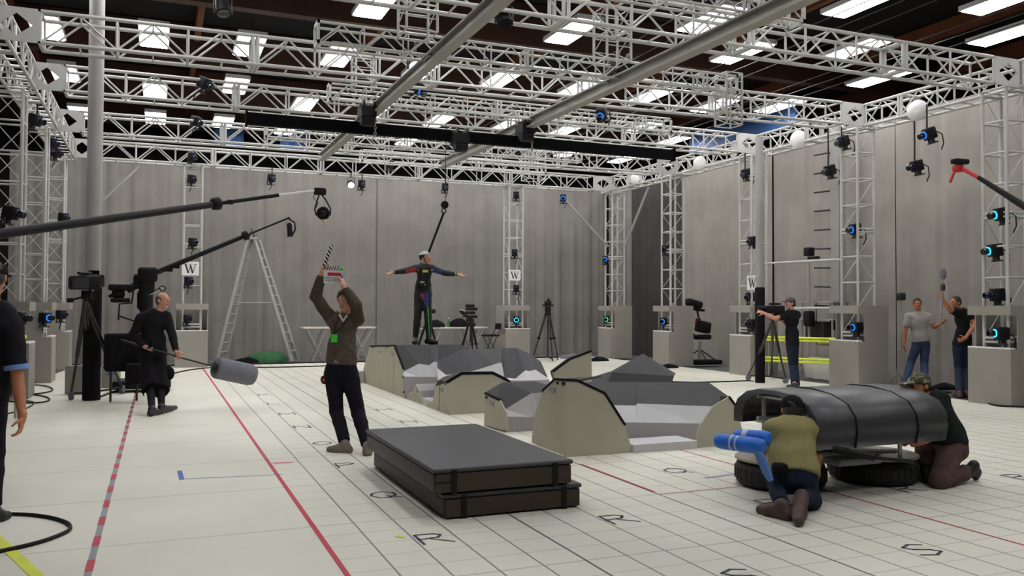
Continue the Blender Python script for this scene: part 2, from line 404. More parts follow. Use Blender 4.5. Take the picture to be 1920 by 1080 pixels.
# ceiling, walls
CZ = 8.75
tag(MB().box((6, 14, CZ+.1), (36, 50, .2)).build('ceiling', M['ceil']), kind='structure')
tag(MB().box((6, 35.1, 4), (36, .2, 10)).build('wall_back', M['wall_dark']), kind='structure')
tag(MB().box((-11.9, 14, 4), (.2, 50, 10)).build('wall_left', M['wall_dark']), kind='structure')
tag(MB().box((23.9, 14, 4), (.2, 50, 10)).build('wall_right', M['wall_dark']), kind='structure')
tag(MB().box((6, -10.9, 4), (36, .2, 10)).build('wall_front', M['wall_dark']), kind='structure')
k = 0
for y in (4.0, 10.6, 18.2, 22.9, 27.4, 31.4):
    k += 1; tag(MB().box((6, y, 8.22), (35.6, .28, 1.0)).build('trim_%d' % k, M['glulam']), kind='structure')
for x in (-7.5, -3.3, .8, 4.9, 9.2, 13.4, 17.8, 21):
    k += 1; tag(MB().box((x, 12, 8.5), (.14, 45, .42)).build('trim_%d' % k, M['glulam2']), kind='structure')
# blue sheets glimpsed under the roof at the back
for (x, y, w, h), lb in (((430, 252, 52, 46), 'blue sheet hung high at the back behind the trusses'), ((550, 262, 48, 40), 'second blue sheet hung high at the back, nearer the middle')):
    p = atY(x, y, 30.5); s = dep(p)/F
    mb = MB(); n = 8
    vs = [p+V(((i/n-.5)*w*s, .05*math.sin(i*1.9), (j-.5)*h*s)) for i in range(n+1) for j in (0, 1)]
    mb.add(vs, [(2*i, 2*i+2, 2*i+3, 2*i+1) for i in range(n)], 0, True); tag(mb.build('blue_sheet', M['blue_tarp']), lb, 'sheet', 'blue sheets under the roof')
p = atX(1385, 246, 17.5); s = dep(p)/F
mb = MB().box(p, (.1, 5.5, .75)); tag(mb.build('blue_sheet', M['blue_tarp']), 'dark blue sheet under the roof beyond the side drapes', 'sheet')

# drapes
def drape(p, q, z0, z1, m, label, nrm, amp=.042, seed=0):
    rnd = random.Random(seed); p, q, nrm = V(p), V(q), V(nrm); ln = (q-p).length; n = int(ln/.045)
    ph = [rnd.random()*6.28 for _ in range(4)]; wl = [.62*rnd.uniform(.9, 1.1), .31, 1.35, .17]; am = [.5, .3, .55, .12]
    zs = [z0, z0+.25, z0+(z1-z0)*.4, z1-.5, z1]; mb = MB(); vs = []
    for i in range(n+1):
        u = i/n; s = u*ln; b = p.lerp(q, u)
        for j, z in enumerate(zs):
            t = j/4
            o = sum(am[k]*math.sin(s*6.283/wl[k]+ph[k]+.4*math.sin(z*1.3+k)*(k < 2)) for k in range(4))*amp*(1.1-.35*t)
            vs.append(V((b.x, b.y, z))+nrm*o)
    c = len(zs)
    mb.add(vs, [(i*c+j, (i+1)*c+j, (i+1)*c+j+1, i*c+j+1) for i in range(n) for j in range(c-1)], 0, True)
    o = mb.build('stage_drape', m); tag(o, label, 'drape', 'drapes round the stage'); return o
DZ0, DZ1 = -.05, 5.95
for i, (x0, x1, lb) in enumerate(((-3.95, -.4, 'grey drape panel behind the round steel column, at the back wall'), (-.4, 3.0, 'grey drape panel behind the tall stepladder'),
        (3.0, 6.6, 'grey drape panel behind the long table and the person with the clapperboard'), (6.6, 10.4, 'grey drape panel behind the person on the rocks with arms spread'), (10.4, 15.15, 'grey drape panel behind the empty camera tripod'))):
    drape((x0, 27.5, 0), (x1, 27.5, 0), DZ0, DZ1, M['drape'], lb, (0, -1, 0), seed=i)
for i, (y0, y1, m, lb) in enumerate(((27.4, 25.7, 'drape', 'narrow grey drape panel in the far corner behind the corner tower'), (25.7, 22.6, 'drape_dark', 'darker drape panel in the back corner between two towers'), (22.6, 18.3, 'drape_lit', 'grey side drape panel behind the camera stabiliser stand'),
        (18.3, 14.2, 'drape_lit', 'grey side drape panel behind the yellow safety rails'), (14.2, 9.8, 'drape_lit', 'grey side drape panel behind the person in the grey t-shirt'), (9.8, 4.0, 'drape_lit', 'grey side drape panel behind the pedestal nearest the camera'))):
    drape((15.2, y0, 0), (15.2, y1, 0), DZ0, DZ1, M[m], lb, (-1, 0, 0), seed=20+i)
for i, (y0, y1, lb) in enumerate(((9., 15.5, 'grey side drape panel nearest the camera behind the row of pedestals'), (15.5, 21.5, 'grey side drape panel in the middle behind the row of pedestals'), (21.5, 27.4, 'grey side drape panel in the back corner behind the row of pedestals'))):
    drape((-4.2, y0, 0), (-4.2, y1, 0), DZ0, DZ1, M['drape'], lb, (1, 0, 0), seed=40+i)

# round steel columns with black padding
for px, py, r, pr, ph, lb in ((171, 750, .122, .142, 2.1, 'thick grey steel column with black padding round its foot'), (1425, 717.5, .085, .105, 2.05, 'thin grey steel column with black padding near the person filming')):
    p = G(px, py); t = thing('steel_column', lb, 'column', p)
    tag(MB().tube(p, p+V((0, 0, 8.2 if px < 900 else 5.3)), r, n=24).build('shaft', M['steel_pole'], t))
    tag(MB().lathe([(pr, 0), (pr, ph-.02), (pr-.015, ph)], p, n=24).build('column_padding', M['black_cloth'], t), 'black padding wrapped round the column foot')
# ------------------------------------------------------------------ trusses
TZ = 5.54; TS = .43; LX, RX = -2.12, 13.18
def truss(label, A, B, size=TS, bay=1.0, cr=.029, wr=.016, name='box_truss', mat_='truss', ends=(False, False), group=None, sect=3.0, diag_top=True, capframe=False):
    A, B = V(A), V(B); t = (B-A).normalized(); ln = (B-A).length
    up = V((0, 0, 1)) if abs(t.z) < .9 else V((0, 1, 0)); sd = t.cross(up).normalized(); h = size/2
    root = thing(name, label, 'truss', (A+B)/2, 0, group)
    cs = [(1, 1), (-1, 1), (-1, -1), (1, -1)]
    off = [sd*a*h+up*b*h for a, b in cs]
    for o in off: MB().tube(A+o, B+o, cr, n=8).build('chord', M[mat_], root)
    nb = max(1, round(ln/bay)); st = ln/nb; per = max(1, round(sect/st))
    L = MB()
    for f in range(4):
        o1, o2 = off[f], off[(f+1) % 4]; vert = f in (1, 3)      # faces 1 and 3 are the two upright sides
        for i in range(nb+1):
            p = A+t*st*i; joint = i % per == 0
            if joint and 0 < i < nb:
                for e in (-.035, .035): L.tube(p+o1+t*e, p+o2+t*e, wr*1.7, n=6)
            else: L.tube(p+o1, p+o2, wr*1.15, n=6)
        for i in range(nb):
            p, q = A+t*st*i, A+t*st*(i+1)
            m = (p+q)/2
            if vert:                         # a peaked pair of diagonals in every bay
                hi, lo = (o1, o2) if o1.z+o1.y*1e-3 > o2.z+o2.y*1e-3 else (o2, o1)
                L.tube(p+lo, m+hi, wr, n=5); L.tube(q+lo, m+hi, wr, n=5)
            else: L.tube(m+o1, m+o2, wr*.9, n=5)
    L.build('lattice', M[mat_], root)
    if capframe:
        for e in (A, B):
            mb = MB()
            for f in range(4): mb.box(e+(off[f]+off[(f+1) % 4])/2, (.03, size+.05, .05) if abs(t.x) > .5 and f in (0, 2) else (.03, .05, size+.05))
            mb.build('end_frame', M[mat_], root)
    return root
def block(c, s, root, wx=1.):              # corner block: cube of plates with a diamond opening in every side
    c = V(c); h = s/2; mb = MB()
    for ax in (1,):
        u, w = V((0, 0, 0)), V((0, 0, 0)); n = V((0, 0, 0)); n[ax] = 1; u[(ax+1) % 3] = 1; w[(ax+2) % 3] = 1
        for sg in (-1,):
            for dep_ in (h, h-.012):
                cs = [c+n*sg*dep_+(u*a+w*b*wx)*h for a, b in ((1, 1), (-1, 1), (-1, -1), (1, -1))]
                ds = [c+n*sg*dep_+(u*a+w*b*wx)*h*.66 for a, b in ((0, 1), (-1, 0), (0, -1), (1, 0))]
                fs = []
                for i in range(4): fs += [(i, (i+1) % 4, 4+i), (4+i, (i+1) % 4, 4+(i+1) % 4)]
                mb.add(cs+ds, fs)
    for a in (1, -1):
        for b in (1, -1):
            mb.box(c+V((a*(h*wx-.015), 0, b*(h-.015))), (.03, s, .03))
    mb.build('corner_block', M['truss'], root)
ROWS = [(6.7, 'white cross truss nearest the camera, crossing the top corner'), (10.0, 'second white cross truss from the camera, above the two steel rails'),
        (13.38, 'third white cross truss from the camera, ending in the top left corner block'), (16.72, 'fourth white cross truss from the camera, above the black beam'),
        (20.2, 'fifth white cross truss from the camera, behind the black beam'), (23.92, 'white cross truss against the back drapes')]
TR = []
LOW = {13.38: .12, 20.2: .06}      # slight sag of two trusses at their boom end
hs = TS/2+.02
for y, lb in ROWS:
    x0 = -1.55 if y > 12 else -4.0
    TR.append(truss(lb, (x0, y, TZ-LOW.get(y, 0)), (12.64, y, TZ), group='cross trusses over the stage', bay=.96))
eL = truss('white side truss along the row of pedestals by the boom arms', (-2.24, 11.0, TZ), (-2.24, 24.3, TZ), bay=.85)
eR = truss('white side truss along the drapes behind the person filming', (13.46, 4.5, TZ), (13.46, 24.3, TZ), bay=.85)
for y, _ in ROWS[2:]: block((-1.84, y, TZ-LOW.get(y, 0)), TS+.04, eL, 1.22)
for y, _ in ROWS: block((12.97, y, TZ), TS+.04, eR, 1.4)
# smaller camera trusses hung between the rows
HZ = 5.2
HS = []
for (x0, x1, y, z, lb) in ((.2, 7.25, 8.3, 5.25, 'slim hung truss nearest the camera'), (1.88, 8.55, 11.3, 5.2, 'slim hung truss with an open end frame above the clapperboard, second from the camera'),
                          (2.6, 9.3, 14.35, 5.2, 'slim hung truss between the two steel rails, third from the camera'), (1.97, 9.2, 18.0, 5.2, 'slim hung truss behind the black beam'),
                          (4.6, 9.6, 20.9, 5.35, 'slim hung truss close to the back truss')):
    HS.append(truss(lb, (x0, y, z), (x1, y, z), .27, .62, .019, .011, 'camera_truss', capframe=True, group='slim hung trusses'))
# drop frames and hanger towers
def hanger(px0, py0, py1, Y, w, lb):
    a, b = atY(px0, py0, Y), atY(px0, py1, Y)
    r = truss(lb, a, b, w, .3, .018, .009, 'truss_hanger', group='truss hangers'); return r
hanger(1366, 236, 140, 11.3, .3, 'upright hanger frame at the far end of the slim hung truss')
hanger(783, 66, -30, 10.9, .42, 'upright hanger bay over the first steel rail')
hanger(682, 168, 105, 14.3, .34, 'upright hanger bay over the hoist of the first rail')
hanger(1148, 118, 20, 10.4, .38, 'upright hanger bay over the second steel rail')
hanger(1000, 338, 288, 21.5, .5, 'upright hanger bay close to the back tower')
# rails and the black beam
def ibeam(a, b, w, h, m, name, lb, cat):
    a, b = V(a), V(b); t = (b-a).normalized(); sd = t.cross(V((0, 0, 1))).normalized(); ln = (b-a).length
    rot = Matrix((t, V((0, 0, 1)).cross(t).normalized(), V((0, 0, 1)))).transposed(); c = (a+b)/2
    root = thing(name, lb, cat, c)
    MB().box(c+V((0, 0, h/2-.012)), (ln, w, .024), rot).build('flange', m, root)
    MB().box(c-V((0, 0, h/2-.012)), (ln, w, .024), rot).build('flange', m, root)
    MB().box(c, (ln, .03, h-.04), rot).build('web', m, root); return root
R1z = 5.02
r1 = ibeam((3.47, 3, R1z), (3.40, 19.6, R1z), .15, .17, M['rail'], 'gantry_rail', 'first long grey steel rail running away overhead, ending over the clapperboard', 'rail')
r2 = ibeam((6.55, 3, R1z), (6.22, 19.4, R1z), .17, .18, M['rail'], 'gantry_rail', 'second long grey steel rail running away overhead to the middle hoist', 'rail')
pa, pb = G(462, 222, 4.78), G(1262, 291, 4.78)
bb = thing('gantry_beam', 'long black cross beam slung under the two steel rails', 'beam', (pa+pb)/2)
t_ = (pb-pa).normalized(); rot = Matrix((t_, V((0, 0, 1)).cross(t_), V((0, 0, 1)))).transposed()
MB().box((pa+pb)/2, ((pb-pa).length, .12, .2), rot).build('beam_body', M['beam_black'], bb)
for e in (pa, pb): MB().box(e, (.03, .16, .26), rot).build('end_plate', M['beam_black'], bb)
def hoist(p, lb):
    p = V(p); t = thing('hoist_trolley', lb, 'hoist', p, 0, 'hoist trolleys')
    MB().box(p+V((0, 0, .0)), (.26, .36, .18)).build('trolley_frame', M['black'], t)
    MB().lathe([(.1, 0), (.12, .03), (.12, .2), (.09, .24)], p+V((-.12, -.05, -.12)), (1, 0, 0), 14).build('motor', M['black'], t)
    for sx in (-1, 1):
        for sy in (-1, 1): MB().tube(p+V((sx*.09-.02, sy*.13, .14)), p+V((sx*.09+.02, sy*.13, .14)), .06, n=12).build('wheel', M['dark_metal'], t)
    c = MB()
    for i in range(7): c.torus(p+V((.16, .05, -.08-i*.05)), .022, .006, (0, 1, 0) if i % 2 else (1, 0, 0), 8, 5)
    c.build('chain', M['mid_metal'], t)
hoist(G(688, 212, 4.93), 'black hoist trolley where the first rail meets the black beam')
hoist(G(985, 243, 4.93), 'black hoist trolley where the second rail meets the black beam')
hoist(G(862, 262, 4.68), 'black winch trolley hanging from the middle of the black beam')
hoist(G(1160, 128, 5.3), 'black hoist trolley on the second rail nearer the camera')

# ------------------------------------------------------------------ towers and their pedestals
def tower(label, x, y, front, z0=.02, z1=TZ-TS/2-.02, size=.44):
    root = thing('truss_tower', label, 'tower', (x, y, z0), 0, 'truss towers')
    h = size/2; cs = [(1, 1), (-1, 1), (-1, -1), (1, -1)]
    for a, b in cs: MB().tube((x+a*h, y+b*h, z0), (x+a*h, y+b*h, z1), .03, n=8).build('chord', M['truss'], root)
    L = MB(); nb = 10; st = (z1-z0)/nb
    for f in range(4):
        a, b = cs[f], cs[(f+1) % 4]; nx, ny = (a[0]+b[0])/2, (a[1]+b[1])/2
        isf = (nx, ny) == front
        for i in range(nb+1):
            z = z0+st*i
            if i % 4 == 2 and i:
                for e in (-.035, .035): L.tube((x+a[0]*h, y+a[1]*h, z+e), (x+b[0]*h, y+b[1]*h, z+e), .02, n=6)
            else: L.tube((x+a[0]*h, y+a[1]*h, z), (x+b[0]*h, y+b[1]*h, z), .017, n=6)
            if not isf and i < nb and (nx*front[0]+ny*front[1]) > -.5:
                p, q = (a, b) if i % 2 else (b, a)
                L.tube((x+p[0]*h, y+p[1]*h, z), (x+q[0]*h, y+q[1]*h, z+st), .009, n=5)
    L.build('lattice', M['truss'], root)
    MB().box((x, y, z0), (size+.1, size+.1, .02)).build('base_plate', M['truss_grey'], root)
    return root
def pedestal(label, x, y, front, w=.8, hh=1.66):
    root = thing('camera_pedestal', label, 'pedestal', (x, y, 0), 0, 'grey pedestals round the towers')
    z1, z2 = .94, 1.5; t = .02; h = w/2; fx, fy = front; sx, sy = (0, 1) if fx else (1, 0)
    pl = MB()
    for a, b in ((1, 0), (-1, 0), (0, 1), (0, -1)):
        pl.box((x+a*(h-t/2), y+b*(h-t/2), z1/2), (t if a else w-2*t, t if b else w, z1))
    pl.build('plinth', M['box_grey'], root)
    MB().box((x-fx*(h-t/2), y-fy*(h-t/2), (z1+z2)/2), (t if fx else w, t if fy else w, z2-z1)).build('back_panel', M['box_grey'], root)
    for s in (-1, 1):
        cx = x+sx*s*(h-t/2)-fx*h*.2; cyy = y+sy*s*(h-t/2)-fy*h*.2
        MB().box((cx, cyy, (z1+z2)/2), (t if sx else w*.76, t if sy else w*.76, z2-z1)).build('side_panel', M['box_grey'], root)
    ld = MB()
    ld.box((x+fx*(h-t/2), y+fy*(h-t/2), (z2+hh)/2), (t if fx else w, t if fy else w, hh-z2))
    ld.box((x-fx*(h-t/2), y-fy*(h-t/2), (z2+hh)/2), (t if fx else w, t if fy else w, hh-z2))
    for s in (-1, 1): ld.box((x+sx*s*(h-t/2), y+sy*s*(h-t/2), (z2+hh)/2), (t if sx else w-2*t, t if sy else w-2*t, hh-z2))
    ld.build('top_band', M['box_grey'], root)
    MB().box((x+fx*(h-.05), y+fy*(h-.05), z1+.012), (.1 if fx else w, .1 if fy else w, .024)).build('shelf', M['white'], root)
    return root
def twr(px, Y):                       # tower centre on a row, seen at column px
    return atY(px, 600, Y).x
TW = []
TXB = twr(359, 23.95); TXC = twr(963, 23.95)
TOW = [(TXB, 24.0, (0, -1), 'white truss tower with W sign between the steel column and the stepladder', 'grey pedestal left of the stepladder, under the tower with the W sign'),
       (TXC, 24.0, (0, -1), 'white truss tower with W sign beside the empty camera tripod', 'grey pedestal with a lit blue camera beside the folding chair'),
       (RX+.35, 23.92, (-1, 0), 'white corner truss tower with two slanting braces', 'grey pedestal with a green light in the back corner'),
       (RX+.1, 20.2, (-1, 0), 'white truss tower beside the camera stabiliser stand', 'grey pedestal beside the camera stabiliser stand'),
       (RX+.1, 16.72, (-1, 0), 'white truss tower behind the thin padded column', 'grey pedestal behind the thin padded column'),
       (RX+.1, 13.38, (-1, 0), 'white truss tower beyond the yellow safety rails', 'grey pedestal at the near end of the yellow safety rails'),
       (RX+.1, 10.1, (-1, 0), 'white truss tower nearest the camera on the side with the kneeling people', 'grey pedestal with a bright cyan camera, nearest the kneeling people'),
       (LX-.32, 12.6, (1, 0), 'white truss tower nearest the camera beside the boom arm', 'grey pedestal nearest the camera beside the person cut off by the frame'),
       (LX-.32, 16.9, (1, 0), 'second white truss tower from the camera beside the boom arm', 'second grey pedestal from the camera behind the person cut off by the frame'),
       (LX-.32, 20.2, (1, 0), 'third white truss tower from the camera beside the boom arm', 'third grey pedestal from the camera near the cables'),
       (LX-.32, 23.92, (1, 0), 'white truss tower in the back corner near the round steel column', 'grey pedestal in the back corner near the cables')]
for x, y, fr, l1, l2 in TOW:
    tower(l1, x, y, fr); pedestal(l2, x, y, fr)
# W signs
def wsign(p, w, nrm, label):
    p = V(p); n = V(nrm); u = V((0, 0, 1)).cross(n).normalized(); z = V((0, 0, 1))
    t = thing('tower_sign', label, 'sign', p, 0, 'W signs on the towers')
    rot = Matrix((u, -n, z)).transposed()
    MB().box(p, (w, .012, w*.86), rot).build('sign_board', M['sign'], t)
    mb = MB(); f = p+n*.008; k = w*.36
    P = lambda a, b: f+u*a*k+z*b*k
    def bar(a, b, c, d, th): mb.prism([P(a-th, b), P(c-th, d), P(c+th, d), P(a+th, b)], n*.004)
    bar(-.78, .72, -.36, -.8, .13); bar(-.36, -.8, .02, .62, .05); bar(-.02, .62, .38, -.8, .13); bar(.38, -.8, .8, .72, .05)
    for a, b in ((-.78, .3), (0, .28), (.8, .26)): mb.prism([P(a-b, .72), P(a+b, .72), P(a+b, .8), P(a-b, .8)], n*.004)
    mb.build('sign_letter', M['ink'], t)
p = atY(357, 503.5, 23.72); wsign(p, .42, (0, -1, 0), 'white W sign on the tower left of the stepladder')
p = atY(965, 516, 23.72); wsign(p, .38, (0, -1, 0), 'white W sign on the tower beside the empty tripod')
p = atX(1411, 530, RX-.14); wsign(p, .4, (-1, 0, 0), 'white W sign on the tower behind the thin padded column')
# braces
def brace(a, b, r, lb):
    tag(MB().tube(a, b, r, n=10).build('diagonal_brace', M['truss_grey'], None), lb, 'brace', 'diagonal braces')
brace(atY(1056, 371, 23.6), atY(1140, 462, 23.75), .04, 'slanting grey brace running down to the corner tower from the stage side')
brace(atX(1216, 352, 13.3), atX(1172, 462, 13.3), .04, 'slanting grey brace on the far side of the corner tower')
brace(atY(266, 309, 23.9), atY(186, 383, 23.9), .03, 'slanting grey brace between the back truss and the round column')
# side tubes on the right towers
def bar(a, b, r, m, nm, lb, cat, gr=None): return tag(MB().tube(a, b, r, n=8).build(nm, M[m]), lb, cat, gr)
bar(atX(1437, 494, 13.35), atX(1584, 486, 13.35), .028, 'truss', 'cross_tube', 'upper white tube spanning between two side towers', 'tube', 'tubes between the side towers')
bar(atX(1490, 578, 13.35), atX(1584, 577, 13.35), .028, 'truss', 'cross_tube', 'lower white tube beside the person filming', 'tube', 'tubes between the side towers')

# ------------------------------------------------------------------ ceiling lights
LZ = 7.5
seen = [(-2.3, 20.4), (-2.3, 24.2), (-2.3, 29.0), (-.18, 20.1), (-.18, 25.3), (-.18, 28.9), (1.82, 20.0), (1.82, 23.8), (1.82, 28.7), (3.84, 16.2), (3.84, 20.0), (3.84, 25.2), (3.84, 29.0),
        (5.95, 20.2), (5.95, 25.3), (8.12, 16.2), (8.12, 20.3), (8.12, 25.7), (8.12, 29.2), (10.38, 14.4), (10.38, 20.2), (10.38, 25.3), (12.5, 12.4), (12.4, 16.0), (12.6, 20.3), (12.45, 25.4),
        (14.4, 29.0), (14.6, 24.0), (14.6, 14.8), (14.9, 11.2), (14.9, 20.5), (16.7, 19.8), (16.7, 25.5), (16.8, 12.6), (17.0, 29.4), (17.0, 16.4)]
extra = [(x, y) for x in (-.2, 3.84, 8.1, 12.5) for y in (-.5, 3.6, 7.7, 11.9) if (x, y) != (12.5, 11.9)]+[(-2.3, 16.2), (-.2, 16.2), (5.95, 12)]  # unseen fixtures continuing the lattice, added to light the foreground
proto = None
cols = sorted({round(x*2)/2 for x, y in seen})
allp = seen+extra
def colidx(x): return min(range(len(XC)), key=lambda i: abs(XC[i]-x))
XC = [-2.3, -.2, 1.82, 3.84, 5.95, 8.12, 10.38, 12.5, 14.65, 16.85]
bycol = {}
for p in allp: bycol.setdefault(colidx(p[0]), []).append(p)
for ci, ps in sorted(bycol.items()):
    ps.sort(key=lambda p: -p[1])
    for ri, (x, y) in enumerate(ps):
        lb = 'fluorescent ceiling light, %s from the back wall in the %s line from the boom arms' % (ORD[ri], ORD[ci])
        if proto is None:
            proto = thing('ceiling_light', lb, 'ceiling light', (x, y, LZ), 0, 'fluorescent lights under the roof')
            MB().box((x, y, LZ+.06), (.62, 1.7, .1)).build('housing', M['lamp_house'], proto)
            MB().box((x, y, LZ), (.54, 1.6, .02)).build('lens', M['lamp'], proto)
            mb = MB()
            for s in (-.7, .7): mb.tube((x, y+s, LZ+.1), (x, y+s, CZ-.75), .006, n=5)
            mb.build('suspension_wire', M['dark_metal'], proto)
        else: dup(proto, (x, y, LZ), label=lb)
# round work lights on the side truss
def roundlamp(px, py, X, r, lb):
    p = atX(px, py, X); t = thing('work_light', lb, 'lamp', p, 0, 'round work lights on the side truss')
    MB().lathe([(r*.4, -.12), (r*.8, -.08), (r, 0), (r*.95, .03), (r*.3, .06)], p, (-1, -.4, 0), 20).build('bowl', M['white'], t)
    MB().tube(p, p+V((.1, 0, .25)), .012, n=6).build('stem', M['dark_metal'], t)
for px, py, r, lb in ((1720, 207, .2, 'round white work light on the side truss nearest the camera'), (1497, 261, .2, 'round white work light in the middle of the side truss'), (1312, 306, .19, 'round white work light on the side truss near the corner'), (1190, 336, .17, 'round white work light beside the back corner tower')):
    roundlamp(px, py, 13.2, r, lb)
S.world = bpy.data.worlds.new('world'); S.world.use_nodes = True
S.world.node_tree.nodes['Background'].inputs[0].default_value = (.02, .02, .022, 1)
S.view_settings.view_transform = 'Standard'; S.view_settings.look = 'None'; S.view_settings.gamma = 1; S.view_settings.use_curve_mapping = False
S.view_settings.exposure = .78
# ------------------------------------------------------------------ rock set pieces
def sampl(pl, xs):
    pl = sorted(pl); out = []
    for x in xs:
        if x <= pl[0][0]: out.append(V(pl[0][1:])); continue
        if x >= pl[-1][0]: out.append(V(pl[-1][1:])); continue
        for a, b in zip(pl[:-1], pl[1:]):
            if a[0] <= x <= b[0]:
                u = 0 if b[0] == a[0] else (x-a[0])/(b[0]-a[0]); out.append(V(a[1:]).lerp(V(b[1:]), u)); break
    return out
def pl(pts, Y):                     # outline seen in the photo, laid on the upright plane Y (or one Y per point)
    r = []
    for i, p in enumerate(pts):
        y = Y if isinstance(Y, (int, float)) else Y[i]
        w = atY(p[0], p[1], y); r.append((p[0], w.x, w.y, w.z))
    return r
def loft(mb, a, b, mi=0):
    lo = max(min(p[0] for p in a), min(p[0] for p in b))-1e9; xs = sorted({round(p[0], 4) for p in a+b})
    A, B = sampl(a, xs), sampl(b, xs); n = len(xs)
    for i in range(n-1):
        q = [A[i], A[i+1], B[i+1], B[i]]
        if (q[0]-q[1]).length < 1e-4 and (q[2]-q[3]).length < 1e-4: continue
        mb.add(q, [(0, 1, 2, 3)], mi)
def ground(a, y): return [(p[0], p[1], y, 0.0) for p in a]
def slab(pts, nrm, th, name, m, root, edge=None):
    n = V(nrm); mb = MB(); mb.prism([V(p) for p in pts], n*th, 0)
    return mb.build(name, m, root)
def edge_strip(pts, nrm, th, root, r=.014):     # dark mat edge that follows a plywood outline
    mb = MB(); n = V(nrm)
    for a, b in zip(pts[:-1], pts[1:]):
        a, b = V(a), V(b); d = (b-a).normalized(); u = n.cross(d).normalized()*r
        mb.prism([a-u-n*.008, a+u-n*.008, b+u-n*.008, b-u-n*.008], n*(th+.016))
    return mb.build('mat_edge', M['black_cloth'], root)
X4 = lambda pts, X=4.0: [atX(a, b, X) for a, b in pts]
Y4 = lambda pts, Y: [atY(a, b, Y) for a, b in pts]
def clips(pts, root, nrm):
    for p in pts:
        p = V(p); mb = MB(); mb.box(p+V(nrm)*.006, (.03, .03, .03)); mb.build('clip', M['black'], root)
def decal(p, nrm, w, h, root, m='grey_tape'):
    n = V(nrm); u = V((0, 0, 1)).cross(n).normalized(); rot = Matrix((u, -n, V((0, 0, 1)))).transposed()
    MB().box(V(p)+n*.004, (w, .006, h), rot).build('stencil_mark', M[m], root)
def rockbody(root, ridge, jag, mid, base_y, back_y, Yr, Yj, Ym, back_drop=.0):
    r, j, m_ = pl(ridge, Yr), pl(jag, Yj), pl(mid, Ym)
    mb = MB(); loft(mb, r, j)
    bk = [(p[0], p[1], p[2]+.03, .0) for p in r]; loft(mb, bk, r)
    mb.build('top_mat', M['rock_grey'], root)
    mb = MB(); loft(mb, j, m_); mb.build('upper_panel', M['rock_white'], root)
    mb = MB(); loft(mb, m_, ground(m_, base_y)); mb.build('lower_panel', M['rock_pale'], root)
NX, NY = V((-1, 0, 0)), V((0, -1, 0))
# the far rock carrying the person with spread arms
t = thing('set_rock', 'far plywood rock under the person with spread arms, with a tall flat end panel', 'set piece', (4.6, 15.6, 0), 0, 'plywood and mat rocks')
A = X4([(675.6, 714.5), (682, 690), (693, 649), (739, 648), (756, 692), (758, 746)])
slab(A, (1, 0, 0), .02, 'end_panel', M['ply'], t); edge_strip(A[2:5], (1, 0, 0), .02, t)
for q in ((698, 651), (725, 650), (727, 650)): pass
clips(X4([(699, 651), (726, 650), (757, 707), (758, 735)]), t, NX)
for q in ((712, 660), (735, 664)): decal(atX(*q, 4.0), NX, .14, .05, t)
rockbody(t, [(739, 647.5), (800, 646.5), (860, 646), (880, 650)], [(756, 697), (785, 682), (804, 685), (814, 678), (821.5, 679), (834, 703), (850, 706), (868, 700), (880, 698)],
         [(757, 706), (834, 707), (868, 707), (880, 707)], 14.35, 17.9, [15.25, 15.35, 15.5, 15.7], 14.6, 14.45)
# top between the end panel and the ridge (the flat the person stands on)
MB().add([A[2]+V((.02, 0, 0)), A[3]+V((.02, 0, 0)), atY(860, 646, 15.5), V((6.1, 17.3, A[2].z))], [(0, 1, 2, 3)]).build('top_mat', M['rock_grey'], t)
MB().box((3.86, 17.9, .12), (.26, .5, .24)).build('foot_block', M['rock_white'], t)
# low wedge in front of it
t = thing('set_rock', 'low plywood wedge piece between two larger rocks, at the near left of the set', 'set piece', (4.2, 13.9, 0), 0, 'plywood and mat rocks')
A = X4([(759, 747), (761, 738), (772, 738), (780, 720), (787, 733), (793, 762)])
slab(A, (1, 0, 0), .02, 'end_panel', M['ply'], t)
mb = MB(); mb.prism(X4([(787, 733), (780, 720), (793, 762)], 4.02), (.5, 0, 0)); mb.build('wedge_body', M['rock_pale'], t)
MB().box((4.32, 14.2, .06), (.55, 1.1, .1)).build('base_board', M['rock_white'], t)
decal(atX(782, 733, 4.0), NX, .1, .05, t)
# broad dark hump behind the middle
t = thing('set_rock', 'broad faceted rock with a wide charcoal top in the middle of the set', 'set piece', (6.4, 14.0, 0), 0, 'plywood and mat rocks')
rockbody(t, [(820, 676), (862, 656), (924.6, 653.5), (968, 652), (993, 663), (1014, 678), (1026, 705)], [(820, 690), (836, 703), (866, 700), (891, 694.5), (937, 680), (941, 681), (946, 708), (966, 710), (985, 694.5), (993, 696), (1004, 693), (1026, 708)],
         [(820, 712), (945, 713), (1000, 713), (1030, 712)], 12.75, 16.4, [13.6, 14.0, 14.3, 14.5, 14.4, 14.1, 13.5], 13.1, 12.9)
fa = MB()
for a, b in (((924.6, 653.5), (937, 679)), ((862, 656), (858, 662)), ((968, 652), (985, 693))): pass
# plywood piece with the long front face
t = thing('set_rock', 'wide plywood rock with a flat-topped front face, behind the crash mats', 'set piece', (4.7, 12.3, 0), 0, 'plywood and mat rocks')
yc = 12.0
A = X4([(793, 762), (812, 751), (815, 725), (837, 717.5), (843, 779)])
slab(A, (1, 0, 0), .02, 'side_panel', M['ply'], t)
Bf = Y4([(843, 779), (837, 717.5), (866, 700), (924.6, 699.5), (950, 712), (972, 730), (982, 774)], yc)
slab(Bf, (0, 1, 0), .02, 'front_panel', M['ply'], t); edge_strip(Bf[1:6], (0, 1, 0), .02, t, .02)
rg = pl([(824, 712), (833, 706), (866, 696.5), (924, 696), (950, 709), (972, 728)], [12.5, 12.6, 12.7, 12.7, 12.5, 12.3]); ft = pl([(837, 717.5), (866, 700), (924.6, 699.5), (950, 712), (972, 730)], yc+.02)
mb = MB(); loft(mb, rg, ft); loft(mb, [(p[0], p[1], p[2]+.03, .0) for p in rg], rg)
